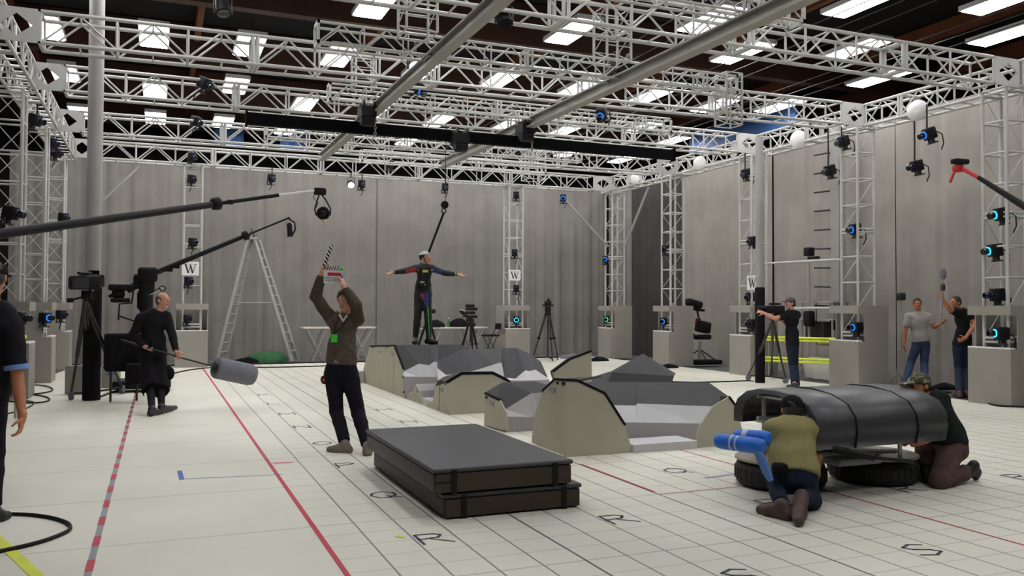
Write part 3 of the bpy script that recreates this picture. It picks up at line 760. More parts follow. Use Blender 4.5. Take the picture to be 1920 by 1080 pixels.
mb.add([A[2]+V((0, 0, .0)), A[3]+V((0, 0, .004)), V(rg[2][1:]), V(rg[0][1:])], [(0, 1, 2, 3)]); mb.build('top_mat', M['rock_grey'], t)
clips([atX(837, 720, 4.0)], t, NX); decal(atX(828, 731, 4.0), NX, .16, .05, t)
MB().box((4.12, 13.1, .05), (.2, .9, .1)).build('base_board', M['rock_white'], t)
# small rock left of the big panel
t = thing('set_rock', 'small rock with a charcoal cap, left of the big plywood panel', 'set piece', (4.4, 10.3, 0), 0, 'plywood and mat rocks')
A = X4([(907.6, 797.5), (909, 737), (937, 750), (948, 773), (951, 808)], 4.06)
slab(A, (1, 0, 0), .02, 'end_panel', M['ply'], t); edge_strip(A[1:3], (1, 0, 0), .02, t)
clips([atX(913, 745, 4.06)], t, NX); decal(atX(922, 757, 4.06), NX, .14, .06, t)
rg = pl([(911, 735), (941.5, 717), (1004, 714.5), (1025, 721), (1050, 727)], [10.75, 10.85, 10.75, 10.7, 10.7]); jg = pl([(937, 750), (948, 767), (995.6, 737.5), (1014.6, 736), (1050, 736)], [10.3, 10.18, 10.15, 10.1, 10.1])
md = pl([(948, 781), (998, 782), (1050, 783)], 10.1)
mb = MB(); loft(mb, rg, jg); mb.add([V(rg[0][1:]), A[1], A[2], V(jg[0][1:])], [(0, 1, 2, 3)]); loft(mb, [(p[0], p[1], p[2]+.03, .0) for p in rg], rg); mb.build('top_mat', M['rock_grey'], t)
mb = MB(); loft(mb, jg, md); mb.build('upper_panel', M['rock_white'], t)
mb = MB(); loft(mb, md, ground(md, 10.08)); mb.build('lower_panel', M['rock_pale'], t)
# big plywood panel and the long rock
t = thing('set_rock', 'tall plywood rock panel in front with a black edge, nearest the crash mats', 'set piece', (4.5, 8.4, 0), 0, 'plywood and mat rocks')
A = X4([(997, 829.5), (1000, 786), (1017, 733), (1040, 711), (1054, 712), (1059, 857)], 4.06)
slab(A, (1, 0, 0), .02, 'side_panel', M['ply'], t); edge_strip(A[2:5], (1, 0, 0), .02, t, .012)
Bf = Y4([(1059, 857), (1054, 712), (1083.6, 713.7), (1134, 737.5), (1172, 797), (1186, 848)], 8.17)
slab(Bf, (0, 1, 0), .02, 'front_panel', M['ply'], t); edge_strip(Bf[1:5], (0, 1, 0), .02, t, .013)
clips([atX(1046, 718, 4.06)]+Y4([(1056, 719)], 8.17), t, NY); decal(atX(1036, 731, 4.06), NX, .16, .06, t)
mb = MB(); mb.prism([A[3]+V((.02, 0, 0)), A[4]+V((.02, .02, 0)), Bf[2]+V((0, .03, 0)), V((4.9, 9.0, A[3].z-.02))], (0, 0, -.02)); mb.build('top_mat', M['rock_grey'], t)
t = thing('set_rock', 'long low rock with a charcoal top and pale panels, ending in a plywood face', 'set piece', (5.4, 8.9, 0), 0, 'plywood and mat rocks')
rg = pl([(1090, 716.5), (1130, 716), (1329, 717), (1366.7, 743.5)], [9.9, 9.9, 9.9, 9.0]); jg = pl([(1090, 757), (1150, 759.5), (1192, 760.5), (1194.7, 756.5), (1337, 762), (1366.7, 744.5)], [8.9, 8.9, 8.9, 8.9, 8.8, 8.8])
md = pl([(1090, 791), (1185, 792), (1310, 794), (1345, 793)], 8.66)
mb = MB(); loft(mb, rg, jg); loft(mb, [(p[0], p[1], p[2]+.03, .0) for p in rg], rg); mb.build('top_mat', M['rock_grey'], t)
mb = MB(); loft(mb, jg, md); mb.build('upper_panel', M['rock_white'], t)
mb = MB(); loft(mb, md, ground(md, 8.62)); mb.build('lower_panel', M['rock_pale'], t)
Bf = Y4([(1303, 842), (1310, 802), (1337, 762), (1366.7, 744), (1381, 763), (1391, 803), (1395, 838.5)], 8.17)
slab(Bf, (0, 1, 0), .02, 'end_panel', M['ply'], t); edge_strip(Bf[3:5], (0, 1, 0), .02, t)
mb = MB(); mb.prism([Bf[3]+V((0, .02, -.003)), Bf[4]+V((0, .02, -.003)), Bf[5]+V((0, .02, 0)), Bf[6]+V((0, .02, 0)), Bf[6]+V((-.3, .02, 0))], (0, .14, 0)); mb.build('side_mat', M['rock_grey'], t)
a, b = G(1188, 848.5), G(1304, 841.5)
MB().box(((a.x+b.x)/2, 8.34, .045), (b.x-a.x+.05, .42, .09)).build('base_board', M['rock_white'], t)
# fin and pyramid behind
t = thing('set_rock', 'plywood fin with a pointed top and thick black edge', 'set piece', (6.4, 11.6, 0), 0, 'plywood and mat rocks')
Bf = Y4([(1041, 716), (1036, 697), (1069, 673), (1109, 658), (1111, 727), (1041, 727)], 11.3)
Bf[-1].z = 0; Bf[-2].z = 0
slab(Bf, (0, 1, 0), .02, 'front_panel', M['ply'], t)
dk = Y4([(1038, 718), (1031, 696), (1067, 669), (1106, 656)], 11.62); mb = MB()
for i in range(3): mb.add([Bf[i]+V((0, -.004, 0)), Bf[i+1]+V((0, -.004, 0)), dk[i+1], dk[i]], [(0, 1, 2, 3)])
mb.add([dk[0], dk[1], dk[2], dk[3], V((dk[3].x, 11.62, 0)), V((dk[0].x, 11.62, 0))], [(0, 1, 2, 3, 4, 5)]); mb.build('side_mat', M['rock_grey'], t); edge_strip(Bf[1:4], (0, 1, 0), .02, t)
t = thing('set_rock', 'charcoal pyramid rock at the back right of the set', 'set piece', (7.8, 12.2, 0), 0, 'plywood and mat rocks')
ap = atY(1205.5, 663, 13.0); ml, mr = atY(1148, 698, 12.2), atY(1264, 705, 12.2); b0, b1 = atY(1118, 722, 11.9), atY(1246, 722, 11.9)
ml2, mr2 = atY(1146, 696, 13.4), atY(1267, 700, 13.2)
b0.z = b1.z = 0; q0, q1 = V((b0.x-.1, 14.2, 0)), V((mr2.x+.4, 14.2, 0)); mb = MB()
mb.add([ap, ml, mr, b0, b1, ml2, mr2, q0, q1], [(0, 1, 2), (1, 3, 4, 2), (0, 5, 1), (0, 2, 6), (0, 6, 8, 7, 5), (5, 7, 3, 1)]); mb.build('top_mat', M['rock_grey'], t)
mb = MB(); mb.add([mr, b1, q1, mr2], [(0, 1, 2, 3)]); mb.build('side_panel', M['rock_white'], t)

# ------------------------------------------------------------------ crash mats
def crashmat(loc, dx, dy, h, label, seam):
    t = thing('crash_mat', label, 'mat', loc, 0, 'stacked crash mats')
    x, y, z = loc
    MB().rbox((x, y, z+h-.018), (dx, dy, .036), .016, n=3).build('top_cover', M['mat_top'], t)
    s = MB().rbox((x, y, z+h/2-.012), (dx-.02, dy-.02, h-.03), .03, n=3).build('body', M['mat_side'], t)
    MB().box((x, y-dy/2+.004, z+h/2-.014), (dx-.05, .01, h-.06)).build('end_panel', M['mat_brown'], t)
    for sx in (-.36, .36): MB().box((x+sx*dx, y-dy/2-.003, z+h/2-.008), (.045, .012, h-.012)).build('strap', M['black'], t)
    if seam: MB().box((x-.43*dx, y-dy/2-.002, z+h*.47), (.11*dx, .008, .012)).build('seam', M['black'], t)
    return t
m1 = crashmat((2.57, 7.25, 0), 1.17, 2.3, .19, 'lower crash mat of the two stacked on the grid, dark with brown mesh ends', False)
m2 = crashmat((2.485, 7.21, .192), 1.17, 2.25, .195, 'upper crash mat of the two stacked on the grid, smooth charcoal top', True)

# ------------------------------------------------------------------ padded rig on tyres
def tyre(c, R, label):
    t = thing('tyre', label, 'tyre', c, 0, 'tyres under the padded rig')
    c = V(c)
    MB().lathe([(R*.55, .02), (R*.8, 0), (R*.96, .03), (R, .09), (R, .14), (R*.96, .2), (R*.8, .225), (R*.55, .21), (R*.5, .12), (R*.55, .02)], c, n=36).build('tread', M['rubber'], t)
    mb = MB()
    for i in range(36):
        a = 2*pi*i/36; mb.box(c+V((math.cos(a)*(R-.003), math.sin(a)*(R-.003), .115)), (.012, .045, .1), a)
    mb.build('tread_blocks', M['rubber'], t); return t
tyre((5.22, 6.2, 0), .4, 'black tyre lying flat under the near end of the padded rig, by the crouching person')
tyre((6.2, 6.08, 0), .4, 'black tyre lying flat under the far end of the padded rig')
rg = thing('padded_rig', 'black padded saddle rig standing on two flat tyres', 'rig', (5.7, 6.1, .23))
for i, (cx, cyy) in enumerate(((5.22, 6.2), (6.2, 6.08))):
    MB().lathe([(.39, .23), (.4, .236), (.4, .25), (.39, .256)], (cx, cyy, 0), n=36).build('deck_board', M['wood'], rg)
MB().box((5.71, 6.14, .27), (1.0, .34, .03)).build('deck_board', M['wood'], rg)
def saddle():
    prof = [(5.42, .45), (5.39, .58), (5.41, .70), (5.5, .80), (5.7, .865), (5.95, .885), (6.2, .88), (6.4, .84), (6.54, .76), (6.6, .66), (6.6, .54)]
    xs = [(4.93, .97), (4.95, 1.0), (5.3, 1.0), (5.34, .985), (5.38, 1.0), (5.98, 1.0), (6.02, .985), (6.06, 1.0), (6.36, 1.0), (6.40, .96)]
    cy0, cz0 = 6.02, .62; mb = MB(); vs = []; n = len(prof)
    for sc in (1., .84):
        for x, k in xs:
            for y, z in prof:
                skew = (y-5.42)*.06
                vs.append(V((x+skew+(0.03 if sc < 1 and x < 5 else 0), cy0+(y-cy0)*k*sc, (cz0+(z-cz0)*k*sc) if z > .6 or sc == 1 else z)))
    m = len(xs); fs = []
    for s_ in (0, 1):
        o = s_*m*n
        for i in range(m-1):
            for j in range(n-1): fs.append((o+i*n+j, o+(i+1)*n+j, o+(i+1)*n+j+1, o+i*n+j+1))
    o = m*n
    for j in range(n-1): fs += [(j, j+1, o+j+1, o+j), ((m-1)*n+j, (m-1)*n+j+1, o+(m-1)*n+j+1, o+(m-1)*n+j)]
    for i in range(m-1): fs += [(i*n, (i+1)*n, o+(i+1)*n, o+i*n), (i*n+n-1, (i+1)*n+n-1, o+(i+1)*n+n-1, o+i*n+n-1)]
    mb.add(vs, fs, 0, True); return mb.build('padding', M['rig_vinyl'], rg)
sd_ = saddle()
prof2 = [(5.42, .45), (5.39, .58), (5.41, .70), (5.5, .80), (5.7, .865), (5.95, .892), (6.2, .887), (6.4, .847), (6.55, .765), (6.61, .66)]
for x in (5.34, 6.02): MB().path([(x+(y-5.42)*.06, y, z-.006) for y, z in prof2], .0085, 6).build('strap', M['black'], rg)
fr = MB()
for x in (5.12, 6.22):
    for y in (5.78, 6.3): fr.tube((x, y, .25), (x, y, .8), .02, n=8)
    fr.tube((x, 5.7, .56), (x, 6.4, .56), .016); fr.tube((x, 5.7, .8), (x, 6.4, .8), .02)
for y in (5.78, 6.3): fr.tube((5.05, y, .6), (6.3, y, .6), .018); fr.tube((5.05, y, .8), (6.3, y, .8), .018)
fr.build('inner_frame', M['mid_metal'], rg)
MB().tube(G(1530, 848, .42), G(1680, 846, .42), .02, n=8).build('cross_tube', M['dark_metal'], rg)
MB().tube(G(1562, 842, .45), G(1640, 858, .40), .032, n=10).tube(G(1640, 858, .40), G(1712, 866, .33), .016, n=8).build('gas_strut', M['black'], rg)
MB().rbox(G(1600, 862, .30), (.5, .2, .07), .03).build('lower_pad', M['foam_grey'], rg)
MB().box((5.12, 5.9, .68), (.02, .12, .22)).build('side_plate', M['mid_metal'], rg)

# blue wrapped pads strapped beside the crouching person
t = thing('foam_pad_bundle', 'bright blue rolled pads bound with silver tape beside the crouching person', 'pad', D(1392, 835, 6.75))
def roll(p, q, r, m, nm):
    p, q = V(p), V(q); L_ = (q-p)
    mb = MB().lathe([(r*.55, 0), (r*.9, L_.length*.04), (r, L_.length*.15), (r, L_.length*.85), (r*.92, L_.length*.96), (r*.6, L_.length)], p, L_, 18); return mb.build(nm, m, t)
p1, p2 = D(1343, 826, 6.85), D(1432, 838, 6.5); roll(p1, p2, .062, M['blue_foam'], 'pad')
p3, p4 = D(1378, 818, 7.0), D(1443, 822, 6.75); roll(p3, p4, .06, M['blue_foam'], 'pad')
for f in (.36, .48): c = p1.lerp(p2, f); MB().tube(c, c.lerp(p2, .07), .0635, n=18).build('tape_band', M['silver_tape'], t)
for f in (.3,): c = p3.lerp(p4, f); MB().tube(c, c.lerp(p4, .2), .0615, n=18).build('tape_band', M['silver_tape'], t)
MB().path([D(1418, 838, 6.52), D(1427, 860, 6.5), D(1438, 885, 6.47), D(1446, 902, 6.45)], [.03, .036, .034, .02], 10).build('strap', mat('pale_blue_webbing', lin(84, 124, 184), .8), t)

# grey foam roll on its pole
a, b = D(404, 689, 12.9), D(474, 704, 13.35)
t = thing('foam_mallet', 'grey foam cylinder on a thin pole held by the person in black', 'prop', (a+b)/2)
ax = b-a
MB().lathe([(.04, 0), (.15, 0), (.165, .03), (.168, ax.length*.9), (.15, ax.length), (.03, ax.length)], a, ax, 26).build('foam_head', M['foam_grey'], t)
MB().lathe([(.0, -.005), (.1, -.005), (.1, .0)], a-ax.normalized()*.004, ax, 20).build('end_disc', M['dark_metal'], t)
MALLET_END = a
# ------------------------------------------------------------------ motion capture cameras
def mocap(ring, label):
    t = thing('tracking_camera', label, 'camera', (0, 0, 0), 0, 'small tracking cameras')
    k = dict(world=False)
    MB().rbox((0, .04, 0), (.13, .15, .16), .02).build('body', M['black'], t, **k)
    MB().lathe([(.03, 0), (.042, .01), (.042, .09), (.036, .1)], (0, -.03, 0), (0, -1, 0), 16).build('lens', M['glass'], t, **k)
    MB().torus((0, -.05, 0), .046, .0065, (0, 1, 0), 20, 8).build('led_ring', M[ring], t, **k)
    MB().box((0, .05, -.1), (.05, .05, .06)).box((0, .05, -.135), (.16, .05, .02)).tube((-.07, .05, -.135), (-.07, .05, -.06), .012).build('bracket', M['dark_metal'], t, **k)
    MB().path([(.04, .12, .0), (.07, .17, -.06), (.06, .16, -.18), (.02, .13, -.26)], .008, 6).build('cable', M['black'], t, **k)
    return t
MC = {}
lb_ = lambda s: s
def cam_at(p, label, ring='led_dim', look=None, sc=1.35, dn=.0):
    p = V(p); q = V(look or (5.5, 12, 1.2)); d = q-p; rz = math.atan2(d.x, -d.y); tilt = math.atan2(-d.z, math.hypot(d.x, d.y))*.8
    if ring not in MC: MC[ring] = mocap(ring, label); r = MC[ring]
    else: r = dup(MC[ring], p, label=label)
    r.location = p; r.rotation_euler = (tilt, 0, rz); r.scale = (sc,)*3
    if any(w in lb_(label) for w in ('hanging', 'under the', 'cable line', 'on the side truss', 'fifth truss', 'fourth truss', 'beside the thin')) and 3.2 < p.z < 5.3:
        MB().tube(p+V((0, 0, .05)), (p.x, p.y, 5.36), .018, n=8).build('hanger_rod', M['dark_metal'], r)
    return r
YB = 23.7
for px, py, Y, ring, lb in (
    (361, 336, YB, 'led_dim', 'black tracking camera high on the tower left of the stepladder'), (362, 294, 23.6, 'led_dim', 'black tracking camera in the back truss above the tower with the left W sign'),
    (363, 454, YB, 'led_dim', 'black tracking camera on the tower above the left W sign'), (355, 527, YB, 'led_dim', 'black tracking camera just below the left W sign'), (352, 598, 23.72, 'led_dim', 'black tracking camera inside the pedestal left of the stepladder'),
    (510, 334, 23.6, 'led_dim', 'black tracking camera hanging under the back truss above the stepladder'), (679, 345, 23.6, 'led_dim', 'black tracking camera hanging next to the lit spot under the back truss'),
    (835, 351, 23.6, 'led_dim', 'black tracking camera hanging under the back truss above the suspension cable'), (733, 308, 23.6, 'led_dim', 'black tracking camera inside the back truss above the person with the clapperboard'),
    (968, 366, YB, 'led_dim', 'black tracking camera near the top of the tower beside the empty tripod'), (965, 474, YB, 'led_dim', 'black tracking camera above the right W sign'), (968, 541, YB, 'led_dim', 'black tracking camera just below the right W sign'),
    (968, 600, 23.72, 'led_cyan', 'tracking camera with a cyan ring in the pedestal beside the folding chair'), (1056, 371, 23.5, 'led', 'tracking camera with a blue ring at the top of the slanting brace'),
    (370, 228, 20.0, 'led_dim', 'black tracking camera on the fifth truss above the left W sign tower'), (387, 158, 16.5, 'led_dim', 'black tracking camera on the fourth truss left of the black beam'),
    (787, 167, 14.2, 'led', 'tracking camera with a blue ring hanging by the first steel rail'), (1127, 214, 14.0, 'led', 'tracking camera with a blue ring hanging under the second steel rail'),
    (100, 268, 21.0, 'led_dim', 'black tracking camera on the side truss by the back corner of the boom side'), (70, 226, 17.8, 'led_dim', 'black tracking camera on the side truss over the second pedestal'), (108, 287, 22.2, 'led_dim', 'black tracking camera lowest on the side truss by the round steel column')):
    cam_at(atY(px, py, Y), lb, ring)
for px, py, X, ring, lb in (
    (1135, 486, 13.25, 'led', 'tracking camera with a blue ring halfway up the corner tower'), (1137, 599, 13.3, 'led_green', 'tracking camera with a green ring in the back corner pedestal'),
    (1247, 467, 13.05, 'led_dim', 'black tracking camera on the tower beside the stabiliser stand'), (1243, 603, 13.0, 'led', 'tracking camera with a blue ring in the pedestal beside the stabiliser stand'),
    (1409, 452, 13.05, 'led_dim', 'black tracking camera on the tower behind the thin padded column'), (1397, 326, 13.0, 'led_dim', 'black tracking camera high up beside the thin padded column'), (1405, 557, 13.05, 'led_dim', 'black tracking camera just below the W sign behind the padded column'), (1407, 607, 13.0, 'led_dim', 'black tracking camera in the pedestal behind the thin padded column'),
    (1600, 430, 13.05, 'led', 'tracking camera with a blue ring on the tower beyond the yellow rails'), (1553, 320, 13.0, 'led_dim', 'black tracking camera under the side truss beyond the yellow rails'), (1603, 614, 12.95, 'led', 'tracking camera with a blue ring in the pedestal by the yellow rails'),
    (1860, 470, 13.05, 'led_cyan', 'tracking camera with a cyan ring on the tower nearest the kneeling people'), (1864, 553, 13.05, 'led_dim', 'black tracking camera just above the pedestal with the bright cyan camera'), (1872, 402, 13.05, 'led_cyan', 'topmost cyan tracking camera on the tower nearest the kneeling people'), (1872, 625, 12.95, 'led_cyan', 'tracking camera with a bright cyan ring in the pedestal behind the kneeling people'),
    (1738, 252, 13.0, 'led', 'tracking camera with a blue ring hanging under the side truss near the camera'), (1715, 312, 13.6, 'led_dim', 'black tracking camera on the cable line before the side drapes'), (1578, 266, 13.0, 'led_dim', 'black tracking camera hanging at a corner block of the side truss')):
    cam_at(atX(px, py, X), lb, ring, look=(5, 13, 1.2) if X > 5 else None)
for px, py, X, ring, lb in ((40, 597, -2.12, 'led_dim', 'black tracking camera in the nearest pedestal by the person cut off at the frame edge'), (88, 596, -2.12, 'led', 'tracking camera with a blue ring in the third pedestal beside the round steel column'), (117, 590, -2.12, 'led_dim', 'black tracking camera in the back corner pedestal behind the round steel column'), (121, 408, -2.12, 'led_dim', 'black tracking camera on the corner tower beside the round steel column'), (26, 400, -2.12, 'led_dim', 'black tracking camera on the second tower beside the boom arm')):
    cam_at(atX(px, py, X), lb, ring)
# two larger lamps and a spot that is switched on
def spot(p, lb, lit, sc=1.):
    p = V(p); t = thing('spot_lamp', lb, 'lamp', p, 0, 'hanging spot lamps'); d = V((-.1, -.85, -.5) if lit else (.1, -.35, -.9)).normalized()
    MB().lathe([(.05*sc, -.22*sc), (.1*sc, -.18*sc), (.11*sc, 0), (.12*sc, .06*sc)], p, d, 18).build('can', M['black'], t)
    MB().lathe([(.0, .061*sc), (.105*sc, .062*sc), (.1*sc, .068*sc)], p, d, 18).build('lens', M['lamp'] if lit else M['glass'], t)
    MB().path([p+V((.13*sc, 0, -.05)), p+V((.13*sc, 0, .2*sc)), p+V((0, 0, .26*sc)), p+V((-.13*sc, 0, .2*sc)), p+V((-.13*sc, 0, -.05))], .012, 6).build('yoke', M['dark_metal'], t)
    MB().tube(p+V((0, 0, .25*sc)), p+V((0, 0, .42*sc)), .02, n=8).build('clamp', M['dark_metal'], t)
spot(atY(418, 32, 13.2)+V((0, 0, .1)), 'black spot lamp hanging in the third cross truss near the top of the picture', False, .95)
spot(atY(945, 38, 9.9), 'black spot lamp hanging in the second cross truss beside the first rail', False, .9)
spot(atY(658, 346, 23.5), 'small spot lamp switched on under the back truss', True, .8)
spot(atY(778, 125, 12.6), 'small spot lamp switched on beside the first steel rail', True, .9)

# ------------------------------------------------------------------ suspension line over the rocks
t = thing('suspension_line', 'black suspension rope with pulley holding the person on the rocks', 'rope', atY(803, 470, 16.0))
a, b, c = atY(803.5, 474, 16.0), atY(832, 399, 16.0), atY(836, 296, 16.0)
MB().tube(a, b, .022, n=8).build('rope', M['black_cloth'], t)
MB().torus(b+V((0, 0, .04)), .045, .014, (0, 1, 0), 16, 6).build('carabiner', M['dark_metal'], t)
MB().lathe([(.07, 0), (.08, .02), (.08, .05), (.07, .07)], b+V((.02, -.03, .16)), (0, 1, 0), 16).build('pulley', M['black'], t)
MB().tube(b+V((.03, 0, .2)), V((c.x, c.y, TZ-.2)), .008, n=6).build('cable', M['dark_metal'], t)

# ------------------------------------------------------------------ stepladder
def ladder():
    base = atY(475, 676, 25.4); t = thing('stepladder', 'tall double-sided aluminium stepladder standing before the back drapes', 'ladder', (base.x, 25.4, 0))
    top = atY(472, 447, 25.35); zt = top.z
    Lb, Rb = atY(405, 676, 25.4).x, atY(546, 677, 25.4).x; cx = base.x
    for sgn, bx, nm in ((-1, Lb, 'climbing_frame'), (1, Rb, 'climbing_frame')):
        tx = top.x+sgn*.09
        for y0, y1 in ((-.06, .12), (.62, .42)):
            far = y0 > 0; MB().tube((bx+.28*far, 25.4+y0, -.06*0), (tx+.16*far, 25.4+y1, zt), .06, .052, n=6).build('rail', M['truss_grey'], t)
        mb = MB()
        for k in range(1, 13):
            u = k/13; x = bx+(tx-bx)*u; ya, yb = -.06+.18*u, .62-.2*u
            sh = .28-.12*u; mb = MB(); mb.tube((x, 25.4+ya, zt*u), (x+sh, 25.4+yb, zt*u), .028, n=6); mb.build('rung', M['truss_grey'], t)
    MB().box((top.x, 25.67, zt+.02), (.36, .42, .06)).build('top_cap', M['truss_grey'], t)
    for y in (.0, .5): MB().tube((Lb+(top.x-.09-Lb)*.48, 25.42+y, zt*.48), (Rb+(top.x+.09-Rb)*.48, 25.42+y, zt*.48), .012, n=6).build('spreader', M['mid_metal'], t)
    MB().path([(top.x-.05, 25.6, zt+.04), (top.x+.02, 25.6, zt+.3), (top.x+.1, 25.6, zt+.04)], .02, 6).build('handle', M['black'], t)
ladder()
def heap(c, rx, ry, rz, m, nm, lb, cat):
    mb = MB(); rnd = random.Random(len(lb)); n = 16; vs = []; lv = [(1, 0), (1.02, .25), (.92, .6), (.62, .88), (.25, 1.)]
    for k, (s, h) in enumerate(lv):
        for i in range(n):
            a = 2*pi*i/n; w = 1+.14*math.sin(3*a+len(lb))+rnd.uniform(-.05, .05); vs.append(V((c[0]+rx*s*w*math.cos(a), c[1]+ry*s*w*math.sin(a), c[2]+rz*h*(1+.15*math.sin(2*a)))))
    fs = [(k*n+i, k*n+(i+1) % n, (k+1)*n+(i+1) % n, (k+1)*n+i) for k in range(len(lv)-1) for i in range(n)]+[tuple(range((len(lv)-1)*n, len(lv)*n))]
    mb.add(vs, fs, 0, True); o = mb.build(nm, M[m]); return tag(o, lb, cat)
p = G(472, 675.5); heap((p.x, 25.9, -.06), .5, .25, .16, 'black_cloth', 'cloth_bag', 'black cloth bag on the ground under the stepladder', 'bag')
p = G(508, 676); heap((p.x-.1, 25.9, -.06), .62, .3, .3, 'green_bag', 'cloth_bag', 'green cloth bag on the ground under the stepladder', 'bag')

# ------------------------------------------------------------------ tables, chair, tripods
def table(x0, x1, y, z, depth, label):
    t = thing('folding_table', label, 'table', ((x0+x1)/2, y, 0), 0, 'folding tables at the back')
    MB().rbox(((x0+x1)/2, y, z-.025), (x1-x0, depth, .05), .015).build('table_top', M['table_top'], t)
    for xs, sg in ((x0+.16, 1), (x1-.16, -1)):
        for ys in (-depth*.4, depth*.4):
            MB().tube((xs-.05*sg, y+ys, z-.05), (xs+sg*.5, y+ys, -.06), .026, n=6).build('leg', M['mid_metal'], t)
            MB().tube((xs+sg*.5, y+ys, z-.05), (xs+.1*sg, y+ys, -.06), .026, n=6).build('leg', M['mid_metal'], t)
        MB().tube((xs+sg*.12, y-depth*.4, .1), (xs+sg*.12, y+depth*.4, .1), .014, n=6).build('crossbar', M['mid_metal'], t)
    return t
ya = 25.2; xa, xb, za = atY(565, 618, ya).x, atY(701, 618, ya).x, atY(630, 613, ya).z
table(xa, xb, ya, za, .7, 'folding table behind the person with the clapperboard')
yb_ = 24.9; xc, xd, zc = atY(782, 616, yb_).x, atY(908, 616, yb_).x, atY(840, 613, yb_).z
table(xc, xd, yb_, zc, .75, 'folding table with camera gear behind the person on the rocks')
tb = zc
p = atY(818, 613, 24.7); heap((p.x, 24.75, tb), .26, .16, .2, 'black_cloth', 'gear_bag', 'black gear bag near the middle of the equipment table', 'bag')
p = atY(862, 613, 24.8); heap((p.x, 24.85, tb), .3, .2, .24, 'black_cloth', 'gear_bag', 'larger black gear bag at the end of the equipment table', 'bag')
p = atY(876, 592, 24.8); t = thing('gear_case', 'open black case with a pale rim on the equipment table', 'case', (p.x, 24.85, tb))
rr = Matrix.Rotation(.65, 3, 'Y'); MB().box((p.x-.02, 24.85, tb+.36), (.42, .3, .06), rr).build('lid', M['black'], t); MB().box((p.x-.03, 24.82, tb+.40), (.44, .32, .012), rr).build('rim', M['white'], t); MB().box((p.x+.05, 24.9, tb+.07), (.4, .3, .13)).build('case_body', M['black'], t)
p = atY(843, 607, 24.6); t = thing('bottle', 'small green bottle standing on the equipment table', 'bottle', (p.x, 24.7, tb))
MB().lathe([(.035, 0), (.038, .02), (.038, .16), (.016, .21), (.016, .25)], (p.x, 24.7, tb), n=12).build('bottle_body', M['green_bag'], t); MB().lathe([(.018, .25), (.018, .28)], (p.x, 24.7, tb), n=10).build('cap', M['white'], t)
def tripod(px, py_foot, py_top, Y, wpx, label, headfn=None, m='dark_metal', dolly=True, z0=0., rot=.4, thick=1.):
    foot = atY(px, py_foot, Y); top = atY(px, py_top, Y); x, zt = foot.x, top.z; R = wpx/2*dep(foot)/F
    t = thing('camera_tripod', label, 'tripod', (x, Y, z0), 0, 'tripods and stands')
    for k in range(3):
        a = rot+k*2*pi/3; f = V((x+R*math.cos(a), Y+R*math.sin(a), z0+.09)); s = V((x+.07*math.cos(a), Y+.07*math.sin(a), zt)); mid = s.lerp(f, .55)
        lg = MB().tube(s, mid, .032*thick, n=8).tube(mid, f, .02*thick, n=8).build('leg', M[m], t)
        MB().box(mid, (.07*thick, .07*thick, .07)).build('leg_clamp', M['black'], lg)
        if dolly:
            MB().tube((x, Y, z0+.1), f+V((0, 0, -.01)), .018, n=6).build('dolly_arm', M['black'], t)
            MB().torus(f+V((.0, 0, -.045)), .03, .014, (math.sin(a), -math.cos(a), 0), 14, 6).build('caster', M['dark_metal'], t)
        else: MB().ball(f-V((0, 0, .07)), .022).build('foot', M['rubber'], t)
    MB().tube((x, Y, zt-.02), (x, Y, z0+.12 if dolly else zt*.55), .022*thick, n=8).build('centre_post', M[m], t)
    MB().lathe([(.09, -.04), (.1, 0), (.1, .05), (.06, .09)], (x, Y, zt), n=14).build('bowl_head', M['black'], t)
    if headfn: headfn(t, V((x, Y, zt+.09)))
    return t
def headA(t, p):
    MB().box(p+V((0, 0, .08)), (.14, .12, .16)).build('pan_head', M['black'], t)
    MB().box(p+V((0, 0, .19)), (.3, .16, .05)).build('plate', M['black'], t); MB().rbox(p+V((0, 0, .27)), (.18, .16, .12), .03).build('camera_mount', M['black'], t); MB().rbox(p+V((.02, 0, .36)), (.08, .08, .08), .03).build('knob', M['black'], t)
tripod(1027, 682, 590, 23.2, 56, 'empty camera tripod on a small dolly between the pedestals at the back', headA)
def headB(t, p):
    for k, (z, w) in enumerate(((.05, .2), (.16, .3), (.27, .26), (.38, .3), (.47, .22))): MB().rbox(p+V(((k % 2)*.05-.02, 0, z)), (w, .22, .085), .02).build('camera_module', M['black'], t)
    MB().tube(p+V((0, -.1, .3)), p+V((-.28, -.14, .16)), .018, n=8).build('pan_bar', M['black'], t)
tripod(882, 656, 610, 23.0, 46, 'black camera on a short tripod in front of the equipment table', headB, 'black', False)
def headC(t, p):
    MB().rbox(p+V((0, 0, .1)), (.16, .16, .2), .02).build('pan_head', M['black'], t); MB().rbox(p+V((.06, 0, .24)), (.26, .14, .12), .03).build('monitor', M['black'], t); MB().tube(p+V((-.4, -.1, -.2)), p+V((.35, .05, -.2)), .012, n=6).build('pan_bar', M['black'], t)
tripod(803, 668, 606, 22.4, 62, 'black tripod stand behind the legs of the person on the rocks', headC, 'black', False)
# folding chair
p = atY(921, 667, 23.8); x, y = p.x, 23.8
t = thing('folding_chair', 'black folding chair at the end of the equipment table', 'chair', (x, y, 0))
z1 = atY(921, 629, y).z; z2 = atY(921, 615, y).z; w = .2
MB().rbox((x-.03, y, z1), (.46, .42, .05), .02).build('seat', M['black_cloth'], t)
MB().rbox((x+.22, y, z2+.05), (.05, .42, .18), .02, Matrix.Rotation(.15, 3, 'Y')).build('backrest', M['black_cloth'], t)
for s in (-.2, .2):
    MB().tube((x+.25, y+s, z2+.1), (x-.2, y+s, 0), .014, n=6).build('leg', M['dark_metal'], t); MB().tube((x-.2, y+s, z1), (x+.22, y+s, 0), .014, n=6).build('leg', M['dark_metal'], t)
